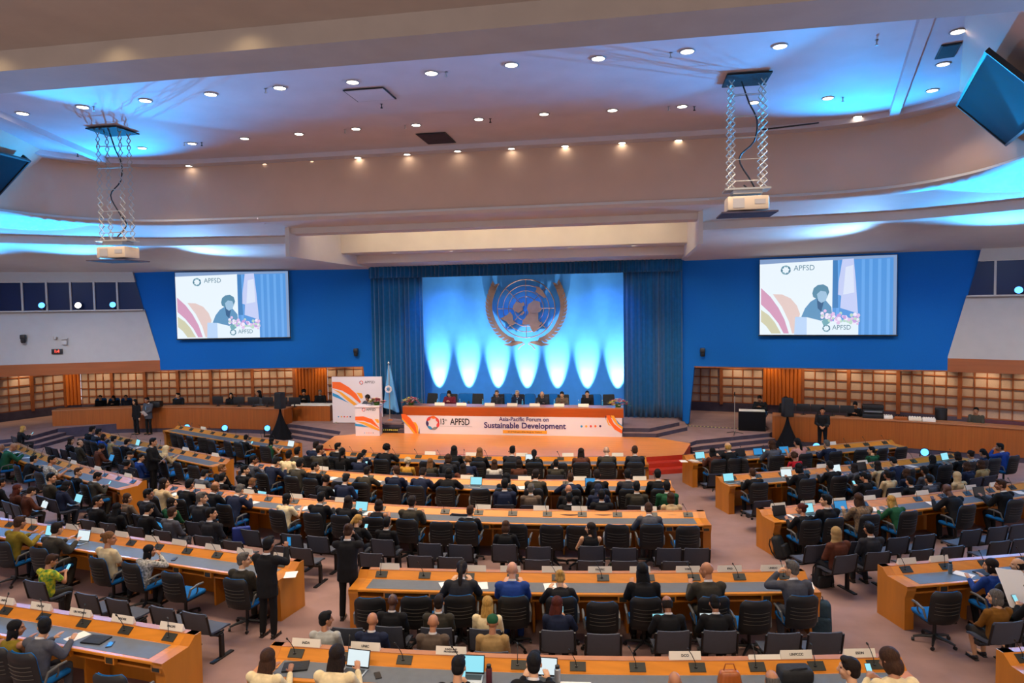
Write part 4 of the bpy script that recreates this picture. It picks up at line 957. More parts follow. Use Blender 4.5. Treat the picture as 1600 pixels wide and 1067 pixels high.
def bench_chair():
    t = thing('linked_chair', '', 'chair')
    g = MB(); n = 8
    rings = []
    for i in range(n + 1):
        q = i / n; y = -.22 + .44 * q; z = .425 + .03 * math.sin(q * PI * .9) ** 2 * 0 + (.02 * (q - .5) ** 2 * 4) - (.03 * max(0, q - .8) / .2)
        rings.append([Vector((x, y, z + h + .012 * (2 * x / .48) ** 2)) for x, h in ((-.24, 0), (-.12, 0), (0, 0), (.12, 0), (.24, 0), (.24, .03), (.12, .03), (0, .03), (-.12, .03), (-.24, .03))])
    g.loft(rings[::-1]); g.build('seat', M['grey_seat'], t)
    g = MB(); rings = []
    for j in range(11):
        q = j / 10; z = .46 + .37 * q; w = .245 * (1 - .16 * max(0, (.25 - q) / .25) ** 2) * (1 - .06 * max(0, (q - .9) / .1)); y = -.235 - .085 * q
        ring = [Vector((w * x, y - .03 * (1 - x * x) + .03, z)) for x in (-1, -.6, -.2, .2, .6, 1)] + [Vector((w * x, y - .03 * (1 - x * x) + .003, z)) for x in (1, .6, .2, -.2, -.6, -1)]
        rings.append(ring)
    g.loft(rings); g.build('backrest', M['grey_seat'], t, ang=50)
    g = MB()
    for sx in (-1, 1): g.tube([(sx * .255, -.31, .80), (sx * .258, -.235, .46), (sx * .258, -.1, .40), (sx * .2, .1, .39)], .017, 6)
    g.box((0, -.02, .385), (.54, .09, .06)); g.build('frame', M['black'], t)
    g = MB(); g.box((.265, -.02, .20), (.05, .07, .38)); g.build('post', M['black'], t, smooth=False)
    g = MB(); g.rbox((.265, -.02, .012), (.08, .46, .024), .008); g.build('foot', M['black'], t)
    return t
CH = {'full': office_chair(), 'simple': office_chair(True), 'bench': bench_chair()}
CHT = {k: tree_of(v) for k, v in CH.items()}; CHUSED = set()
def put_chair(kind, x, y, rz, label, group):
    if kind not in CHUSED:
        CHUSED.add(kind); c = CH[kind]; c.location = (x, y, 0); c.rotation_euler = (0, 0, rz); return tag(c, label, 'chair', group)
    return dup(CH[kind], CHT[kind], (x, y, 0), rz, label, 'chair', group)
# ------------------------------------------------------------------ people
def frame_z(d, side=Vector((1, 0, 0))):
    d = d.normalized(); x = (side - d * side.dot(d)).normalized(); y = d.cross(x); return Matrix((x, y, d)).transposed()
def cap(mb, pts, rs, n=10, sy=1.):
    pts = [Vector(p) for p in pts]; mb.tube(pts, list(rs), n, True)
    for p, r_ in zip(pts, rs): mb.ell(p, (r_, r_, r_), n, 6)
def remesh(mb, voxel, ratio, name, it=4, fac=.5):
    me = mb.mesh('tmp', [M['black']], smooth=False); o = link('tmp', me)
    md = o.modifiers.new('r', 'REMESH'); md.mode = 'VOXEL'; md.voxel_size = voxel
    if it: s = o.modifiers.new('s', 'SMOOTH'); s.factor = fac; s.iterations = it
    if ratio < 1: d = o.modifiers.new('d', 'DECIMATE'); d.ratio = ratio
    dg = bpy.context.evaluated_depsgraph_get(); out = bpy.data.meshes.new_from_object(o.evaluated_get(dg)); out.name = name
    bpy.data.objects.remove(o); bpy.data.meshes.remove(me)
    out.materials.clear(); out.polygons.foreach_set('use_smooth', [True] * len(out.polygons)); return out
def ik(a, t, l1, l2, pole):
    a, t = Vector(a), Vector(t); d = t - a; L = min(d.length, (l1 + l2) * .995); d.normalize(); t = a + d * L
    x = (l1 * l1 - l2 * l2 + L * L) / (2 * L); h = math.sqrt(max(0, l1 * l1 - x * x)); p = Vector(pole); p = (p - d * p.dot(d)).normalized()
    return a + d * x + p * h, t
# wrist targets, lean, head yaw / pitch, arm poles
DN = (0, -.35, -1)
POSES = {
    'ty': dict(lean=13, hp=-12, w=((-.15, .47, .858), (.15, .46, .858)), pole=((-.45, -.35, -1), (.45, -.35, -1))),
    'tyR': dict(lean=11, hp=-6, hy=-48, w=((-.15, .45, .858), (.18, .44, .858)), pole=((-.45, -.35, -1), (.45, -.35, -1))),
    'wr': dict(lean=25, hp=-30, w=((-.20, .50, .858), (.13, .53, .858)), pole=((-.6, -.2, -.8), (.6, -.2, -.8))),
    'fo': dict(lean=22, hp=-8, w=((-.22, .48, .858), (.10, .50, .858)), pole=((-.8, -.1, -.5), (.8, -.1, -.5))),
    'si': dict(lean=2, hp=-4, w=((-.10, .30, .63), (.10, .31, .63)), pole=((-.7, -.5, -.6), (.7, -.5, -.6))),
    'siR': dict(lean=0, hp=-3, hy=-55, w=((-.10, .30, .63), (.10, .31, .63)), pole=((-.7, -.5, -.6), (.7, -.5, -.6))),
    'tuR': dict(lean=2, hp=-6, hy=-70, w=((.02, .32, .66), (.2, .30, .65)), pole=((-.7, -.5, -.6), (.8, -.5, -.5))),
    'ph': dict(lean=7, hp=-30, w=((-.08, .33, .87), (.07, .34, .88)), pole=((-.8, -.4, -.8), (.8, -.4, -.8)), curl=1.1),
    'phR': dict(lean=7, hp=-25, hy=-30, w=((-.02, .33, .87), (.12, .34, .88)), pole=((-.8, -.4, -.8), (.8, -.4, -.8)), curl=1.1),
    'la': dict(lean=11, hp=-27, w=((-.11, .36, .67), (.11, .36, .67)), pole=((-.9, -.4, -.5), (.9, -.4, -.5))),
    'chR': dict(lean=17, hp=-2, hy=-45, w=((-.16, .46, .858), (.17, .32, 1.08)), pole=((-.9, -.2, -.7), (.8, .5, -.9)), curl=1.3),
    'photo': dict(stand=1, lean=6, hp=-22, w=((-.07, .22, 1.50), (.09, .21, 1.50)), pole=((-.45, .1, -1), (.45, .1, -1)), curl=1.2),
    'phoneup': dict(stand=1, lean=2, hp=-8, w=((-.05, .24, 1.22), (.14, .38, 1.44)), pole=((-.4, -.4, -1), (.4, -.1, -1)), curl=1.1),
    'hold': dict(stand=1, lean=0, hp=-4, w=((-.07, .27, 1.02), (.09, .26, 1.03)), pole=((-.8, -.5, -.7), (.8, -.5, -.7)), curl=1.0),
    'stand': dict(stand=1, lean=0, hp=-2, w=((-.25, .02, .80), (.25, .02, .80)), pole=((-.4, -1, 0), (.4, -1, 0)), curl=.6),
    'speak': dict(stand=1, lean=10, hp=-26, w=((-.2, .42, 1.14), (.2, .42, 1.14)), pole=((-.9, -.3, -.6), (.9, -.3, -.6))),
}
SK = {}
def skeleton(key):
    if key in SK: return SK[key]
    p = POSES[key]; a = R(p['lean']); st = p.get('stand'); hz = .93 if st else .545
    hip = Vector((0, 0, hz)); dr = Vector((0, math.sin(a), math.cos(a))); q = Matrix.Rotation(-a, 3, 'X')
    nb = hip + dr * .50 + Vector((0, -.01, 0)); S = dict(hip=hip, dr=dr, q=q, nb=nb)
    hd = nb + q @ Vector((0, .02, .09)) + Vector((0, .042 + .06 * math.sin(-R(p['hp'])), .078 - .03 * math.sin(-R(p['hp'])))); S['hm'] = Matrix.Translation(hd) @ Matrix.Rotation(R(p.get('hy', 0)), 4, 'Z') @ Matrix.Rotation(R(p['hp']), 4, 'X') @ Matrix.Diagonal((1.08, 1.08, 1.07, 1))
    S['arms'] = []
    for i, sx in enumerate((-1, 1)):
        sh = nb + q @ Vector((sx * .188, -.01, -.055)); el, wr = ik(sh, p['w'][i], .285, .255, p['pole'][i]); S['arms'].append((sh, el, wr))
    S['legs'] = []
    for sx in (-1, 1):
        if st: S['legs'].append((Vector((sx * .085, 0, .92)), Vector((sx * .10, .025, .50)), Vector((sx * .11, -.01, .085))))
        else: S['legs'].append((Vector((sx * .085, .02, .535)), Vector((sx * .115, .42, .502)), Vector((sx * .115, .40 - .08 * (sx > 0), .085))))
    S['stand'] = st; S['curl'] = p.get('curl', .18 if p['w'][0][2] == .858 else .45); SK[key] = S; return S
def torso(mb, S, g, hipscale=1.):
    prof = [(-.06, .135, .10), (.02, .168, .130), (.10, .155, .120), (.19, .150, .114), (.29, .168, .122), (.38, .180, .124), (.44, .168, .106), (.475, .12, .078), (.50, .068, .060)]
    rings = []
    for t, rx, ry in prof:
        gg = g if t < .46 else g * .6
        rings.append([S['hip'] + S['q'] @ Vector(((rx + gg) * math.cos(2 * PI * k / 18), (ry + gg) * math.sin(2 * PI * k / 18), t)) for k in range(18)])
    mb.loft(rings); mb.ell(S['nb'] + S['q'] @ Vector((0, -.012, -.028)), (.118 + g * .5, .062 + g * .5, .045 + g * .4), rot=(-math.atan2(S['dr'].y, S['dr'].z), 0, 0))
def hand(mb, el, wr, sx, curl):
    d = (wr - el).normalized(); up = Vector((0, 0, 1)); s = d.cross(up); s = s.normalized() if s.length > .1 else Vector((1, 0, 0)); n = s.cross(d).normalized()
    # palm faces down (-n); s points to the hand's outer / inner side
    thumb = s * (-1 if sx > 0 else 1) if d.y > 0 else s * (1 if sx > 0 else -1)
    c = wr + d * .05
    tq = thumb if Matrix((thumb, d, n)).determinant() > 0 else -thumb
    mb.ell(c, (.038, .048, .017), 10, 6, rot=Matrix((tq, d, n)).transposed().to_euler())
    for k, (o, L) in enumerate(((.030, .070), (.010, .080), (-.011, .074), (-.030, .058))):
        p0 = wr + d * .085 + thumb * o; a = curl * (.8 + .12 * k); p1 = p0 + (d * math.cos(a * .5) - n * math.sin(a * .5)) * L * .5; p2 = p1 + (d * math.cos(a * 1.3) - n * math.sin(a * 1.3)) * L * .5
        mb.tube([wr + d * .05 + thumb * o * .8, p0, p1, p2], [.010, .0098, .009, .007], 7); mb.ell(p2, (.007, .007, .007), 7, 4)
    t0 = wr + d * .028 + thumb * .026; t1 = t0 + (thumb * .8 + d * .75 - n * .2).normalized() * .04; t2 = t1 + (d * .9 + thumb * .25 - n * .3).normalized() * .032
    mb.tube([t0, t1, t2], [.012, .0105, .008], 7); mb.ell(t2, (.008, .008, .008), 7, 4)
CACHE = {}
def body_mesh(key):
    if ('b', key) in CACHE: return CACHE['b', key]
    S = skeleton(key); mb = MB(); torso(mb, S, 0); H = S['hm']; st = S['stand']
    mb.ell(S['hip'] + Vector((0, .0, -.01)), (.16, .125, .10))
    for (sh, el, wr), sx in zip(S['arms'], (-1, 1)):
        mb.ell(sh, (.06, .058, .062)); cap(mb, [sh, sh.lerp(el, .5), el], [.052, .046, .039]); cap(mb, [el, el.lerp(wr, .35), wr], [.039, .038, .026]); hand(mb, el, wr, sx, S['curl'])
    for (h, k, a), sx in zip(S['legs'], (-1, 1)):
        cap(mb, [h, h.lerp(k, .5), k], [.082, .070, .052]); cap(mb, [k, k.lerp(a, .35), a], [.052, .052, .034])
        mb.ell(a + Vector((0, .075, -.045)), (.042, .115, .035)); mb.ell(a + Vector((0, -.01, -.04)), (.035, .045, .045))
    nk = H @ Vector((0, -.025, -.065)); cap(mb, [S['nb'] + Vector((0, -.005, -.03)), S['nb'].lerp(nk, .5), nk], [.062, .054, .052], 12)
    for c, r_ in (((0, -.012, .028), (.075, .093, .090)), ((0, .018, -.028), (.062, .073, .088)), ((0, .048, -.094), (.034, .034, .026)), ((.077, -.006, -.01), (.011, .019, .03)), ((-.077, -.006, -.01), (.011, .019, .03)),
                  ((0, .088, -.064), (.023, .011, .009)), ((0, .076, .034), (.05, .016, .011)), ((.036, .056, -.028), (.027, .028, .03)), ((-.036, .056, -.028), (.027, .028, .03))):
        m2 = MB(); m2.ell(c, r_, 16, 10, T=H); mb.add(m2.v, m2.f)
    m2 = MB(); m2.tube([(0, .086, .018), (0, .10, -.01), (0, .113, -.032)], [.009, .011, .0145], 8, T=H); m2.ell((0, .105, -.034), (.018, .014, .011), 8, 6, T=H); mb.add(m2.v, m2.f)
    me = remesh(mb, .0085, .30, 'person_body', 2, .4)
    for m in ('skin', 'eye', 'lip', 'hair'): me.materials.append(M[m])
    Hi = H.inverted(); mi = []
    for p in me.polygons:
        c = Hi @ p.center; k = 0
        if abs(c.x) < .06 and c.y > .055:
            if ((abs(c.x) - .031) / .014) ** 2 + ((c.z - .010) / .0075) ** 2 < 1: k = 1
            elif (c.x / .025) ** 2 + ((c.z + .065) / .009) ** 2 < 1: k = 2
        mi.append(k)
    me.materials.pop(index=3)
    me.polygons.foreach_set('material_index', mi); CACHE['b', key] = me; return me
def top_mesh(key, kind):
    if ('t', key, kind) in CACHE: return CACHE['t', key, kind]
    S = skeleton(key); mb = MB(); g = {'su': .024, 'ja': .022, 'co': .030, 'sh': .014, 'te': .013, 'sl': .010}[kind]; torso(mb, S, g)
    fr = {'su': 1., 'ja': 1., 'co': 1., 'sh': .97, 'te': .55, 'sl': .0}[kind]
    mb.ell(S['hip'] + Vector((0, 0, .0)), (.165 + g, .13 + g, .10 + g * .5))
    if S['stand'] and kind in ('su', 'co', 'ja'): mb.loft([[S['hip'] + Vector(((rx) * math.cos(2 * PI * k / 18), ry * math.sin(2 * PI * k / 18), t)) for k in range(18)] for t, rx, ry in ((-.20, .195, .15), (-.1, .19, .15), (.06, .175, .14))])
    for (sh, el, wr) in S['arms']:
        pad = .012 if kind in ('su', 'co') else 0
        if fr > 0: mb.ell(sh, (.066 + g * .6 + pad, .06 + g * .6, .062 + g * .5))
        else: mb.ell(sh + Vector((-sh.x * .25, 0, 0)), (.06, .055, .05))
        if fr == 0: continue
        if fr < .6: e = sh.lerp(el, .62); cap(mb, [sh, sh.lerp(e, .5), e], [.055 + g, .052 + g, .050 + g])
        else:
            w2 = el.lerp(wr, .93 if fr == 1 else .9); cap(mb, [sh, sh.lerp(el, .5), el], [.056 + g * .8, .052 + g * .8, .045 + g * .8]); cap(mb, [el, el.lerp(w2, .5), w2], [.045 + g * .8, .043 + g * .6, .034 + g * .5])
    if kind in ('su', 'co', 'ja'):
        n = 20; mb.tube([S['nb'] + S['q'] @ Vector((.068 * math.cos(a), .062 * math.sin(a) - .004, .0 + .012 * -math.sin(a))) for a in [2 * PI * j / n for j in range(n + 1)]], .016, 8)
    me = remesh(mb, .0125, .38, 'person_top', 5, .5); me.materials.append(M['cloth']); CACHE['t', key, kind] = me; return me
def bottom_mesh(key, kind):
    if ('p', key, kind) in CACHE: return CACHE['p', key, kind]
    S = skeleton(key); mb = MB(); mb.ell(S['hip'] + Vector((0, 0, -.015)), (.172, .137, .108))
    for (h, k, a) in S['legs']:
        if kind == 'sk': cap(mb, [h, h.lerp(k, .5), h.lerp(k, 1.0)], [.10, .092, .082])
        else: cap(mb, [h, h.lerp(k, .5), k], [.095, .078, .060]); cap(mb, [k, k.lerp(a, .5), a + Vector((0, 0, .01))], [.062, .062, .055])
    me = remesh(mb, .014, .4, 'person_bottom', 4, .5); me.materials.append(M['cloth']); CACHE['p', key, kind] = me; return me
def shoe_mesh():
    if 'shoe' in CACHE: return CACHE['shoe']
    mb = MB(); mb.ell((0, .075, -.05), (.048, .13, .034), 14, 8); mb.ell((0, -.015, -.035), (.042, .05, .05), 14, 8); mb.box((0, .06, -.08), (.085, .25, .012))
    me = remesh(mb, .012, .6, 'shoe', 2); me.materials.append(M['shoe']); CACHE['shoe'] = me; return me
def hair_mesh(st):
    if ('h', st) in CACHE: return CACHE['h', st]
    mb = MB(); E = lambda c, r_: mb.ell(c, r_, 16, 10)
    if st in ('sh', 'bu', 'po'):
        E((0, -.022, .040), (.083, .098, .092)); E((0, -.050, -.018), (.072, .062, .075))
        if st == 'sh': E((.012, .035, .105), (.06, .045, .03))
        if st == 'bu': E((0, -.115, .06), (.045, .04, .042))
        if st == 'po':
            E((0, -.115, .02), (.03, .03, .035)); mb.tube([(0, -.12, .02), (0, -.145, -.08), (0, -.14, -.2), (.01, -.12, -.34)], [.028, .036, .034, .012], 10)
    elif st == 'ba':
        mb.lathe([(.070, -.07), (.084, -.04), (.088, 0), (.087, .035), (.078, .052), (.070, .045), (.072, 0), (.066, -.05)], 18, Matrix.Translation((0, -.032, 0)) @ Matrix.Diagonal((.97, .95, 1, 1)))
    elif st == 'bo':
        E((0, -.024, .040), (.088, .102, .094)); E((0, -.045, -.055), (.094, .075, .10)); E((.06, .0, -.05), (.034, .05, .085)); E((-.06, .0, -.05), (.034, .05, .085))
    elif st == 'lo':
        E((0, -.024, .040), (.088, .102, .094)); E((0, -.05, -.06), (.096, .070, .11)); E((.062, -.01, -.06), (.032, .045, .10)); E((-.062, -.01, -.06), (.032, .045, .10))
        mb.loft([[Vector((w * math.cos(a), y + d * math.sin(a), z)) for a in [2 * PI * j / 16 for j in range(16)]] for z, w, d, y in ((-.06, .095, .06, -.06), (-.16, .105, .05, -.085), (-.26, .098, .045, -.105), (-.34, .075, .035, -.115), (-.39, .03, .015, -.118))])
    elif st == 'cu':
        rnd = random.Random(3); E((0, -.03, .035), (.10, .105, .10))
        for i in range(70):
            a, b = rnd.uniform(0, 2 * PI), rnd.uniform(-.5, 1.4); d = Vector((math.cos(a) * math.cos(b), math.sin(a) * math.cos(b), math.sin(b)))
            if d.y > .5 and d.z < .45: continue
            c = Vector((0, -.03, .03)) + Vector((d.x * .098, d.y * .10, d.z * .098)); E(c, (.024, .024, .024))
    elif st == 'hj':
        E((0, -.020, .024), (.094, .104, .108)); E((0, -.035, -.06), (.088, .085, .085))
        mb.loft([[Vector((w * math.cos(a), y + d * math.sin(a), z)) for a in [2 * PI * j / 18 for j in range(18)]] for z, w, d, y in ((-.04, .09, .09, -.02), (-.12, .088, .088, -.02), (-.17, .12, .10, -.02), (-.215, .165, .115, -.02), (-.25, .17, .11, -.02))])
    elif st == 'cp':
        E((0, -.015, .055), (.086, .10, .078)); mb.loft([[Vector((.075 * math.cos(a) * (1 - .1 * k), .05 + (.11) * math.sin(a), .045 + .006 * k - .012 * math.cos(2 * a))) for a in [PI * j / 12 for j in range(13)]] for k in (0, 1)], True, True)
    me = remesh(mb, .0095, .45, 'hair_' + st, 3, .5)
    me.materials.append(M['cloth'] if st in ('hj', 'cp') else M['hair']); CACHE['h', st] = me; return me
def collar_mesh():
    if 'col' in CACHE: return CACHE['col']
    mb = MB(); n = 20; mb.loft([[Vector((r_ * math.cos(a), r_ * .93 * math.sin(a), z - .012 * math.sin(a))) for a in [2 * PI * j / n for j in range(n)]] for r_, z in ((.070, -.02), (.066, .012), (.061, .03), (.055, .028), (.058, -.02))])
    me = mb.mesh('collar', [M['cloth']]); CACHE['col'] = me; return me
def shirt_front(key):
    if ('sf', key) in CACHE: return CACHE['sf', key]
    S = skeleton(key); mb = MB(); rows = []
    for t, w, y in ((.485, .045, .083), (.44, .050, .118), (.38, .042, .139), (.30, .026, .142), (.22, .010, .136)): rows.append([S['hip'] + S['q'] @ Vector((w * x, y - .010 * abs(x), t)) for x in (-1, 0, 1)])
    mb.use(M['cloth']).loft(rows, False, False); me = mb.mesh('shirt_front', [M['cloth']]); CACHE['sf', key] = me
    mb = MB(); mb.loft([[S['hip'] + S['q'] @ Vector((w * x, y + .006, t)) for x in (-1, 1)] for t, w, y in ((.475, .012, .09), (.455, .018, .11), (.38, .017, .140), (.26, .024, .142), (.22, .012, .139))], False, False)
    CACHE['tie', key] = mb.mesh('tie', [M['cloth']]); return me
HC = dict(b='#0d0b0a', d='#1d130d', m='#3a2415', l='#6e4a2a', y='#a8803f', g='#57524c', w='#b5a78c', r='#4a1d10')
GC = dict(bk=('black', '#141416'), nv=('navy', '#1a2136'), gy=('grey', '#45464c'), ch=('charcoal', '#25262b'), ol=('olive-grey', '#37332a'), tp=('taupe', '#5a4c40'), br=('brown', '#4e2a1c'), be=('beige', '#b59c74'), cr=('cream', '#d3bf94'), wh=('white', '#cfc8bb'),
          ye=('yellow', '#c79236'), rd=('red', '#a81620'), gn=('green', '#1c4a2e'), bl=('blue', '#1f3a78'), tn=('tan', '#93774c'), pk=('pink', '#c78f84'), mu=('mustard', '#7d6a1e'), lg=('light grey', '#a3a39c'), pl=('plaid', '#5a4636'), fl=('green floral', '#3a7a30'), pr=('printed', '#b8b1a0'), mb=('golden-brown', '#7a5018'), mr=('maroon', '#5e1826'))
GN = dict(su='suit', ja='jacket', co='coat', sh='shirt', te='short-sleeved top', sl='sleeveless top')
PN = dict(ty='at desk', tyR='head turned', wr='bent over writing', fo='leaning on desk', si='upright', siR='head turned', tuR='head turned far', ph='holding a phone', phR='holding a phone', la='with laptop on lap', chR='chin on hand', photo='raising a camera', phoneup='raising a phone', hold='holding papers', stand='', speak='')
SKIN = ['#a8714c', '#b98660', '#8c5a3c', '#c2926c', '#9c6846']
prn = random.Random(21)
def person(x, y, z, rz, hs, gs, pose, label, scale=1., skin=None, legs='pa', legcol=None, group='seated delegates', front=False, tie=None, mirror=False):
    key = pose; S = skeleton(key); st, hc = hs; gk, gc = gs
    b = link('person', body_mesh(key)); b.location = (x, y, z); b.rotation_euler = (0, 0, rz); b.scale = (-scale if mirror else scale, scale, scale)
    tag(b, label, 'person', group); b.color = (*rgb(skin or prn.choice(SKIN)), 1)
    pat = {'pl': 'plaid', 'fl': 'floral', 'pr': 'print'}.get(gc); cn, cv = GC[gc]
    t = link({'su': 'suit_jacket', 'ja': 'jacket', 'co': 'coat', 'sh': 'shirt', 'te': 'shirt', 'sl': 'top'}[gk], top_mesh(key, gk), b); f = prn.uniform(.85, 1.18); t.color = (*[min(1, c * f) for c in rgb(cv)], 1)
    if pat: t.material_slots[0].link = 'OBJECT'; t.material_slots[0].material = M[pat]
    p = link('skirt' if legs == 'sk' else 'trousers', bottom_mesh(key, legs), b); p.color = (*rgb(legcol or (cv if gk == 'su' else prn.choice(['#17171a', '#1c1f2a', '#26262a', '#2c2824']))), 1)
    for (h, k, a), nm in zip(S['legs'], 'ab'):
        s = link('shoe', shoe_mesh(), b); s.location = a
    if st != 'bd':
        h = link({'hj': 'headscarf', 'cp': 'cap'}.get(st, 'hair'), hair_mesh(st), b); h.matrix_local = S['hm'] if st != 'lo' else S['hm'] @ Matrix.Rotation(-R(POSES[key]['hp']) * .75, 4, 'X')
        h.color = (*(rgb(GC[hc][1]) if st in ('hj', 'cp') else rgb(HC[hc])), 1)
    if gk == 'su':
        c = link('shirt_collar', collar_mesh(), b); c.matrix_local = Matrix.Translation(S['nb'] + Vector((0, 0, .012))) @ S['q'].to_4x4(); c.color = (*rgb('#cfcac4'), 1)
        if front:
            sf = link('shirt_front', shirt_front(key), b); sf.color = (*rgb('#d6d2d2'), 1)
            if tie: tt = link('tie', CACHE['tie', key], b); tt.color = (*rgb(tie), 1)
    return b
def face(n): return math.atan2(n.x, -n.y)
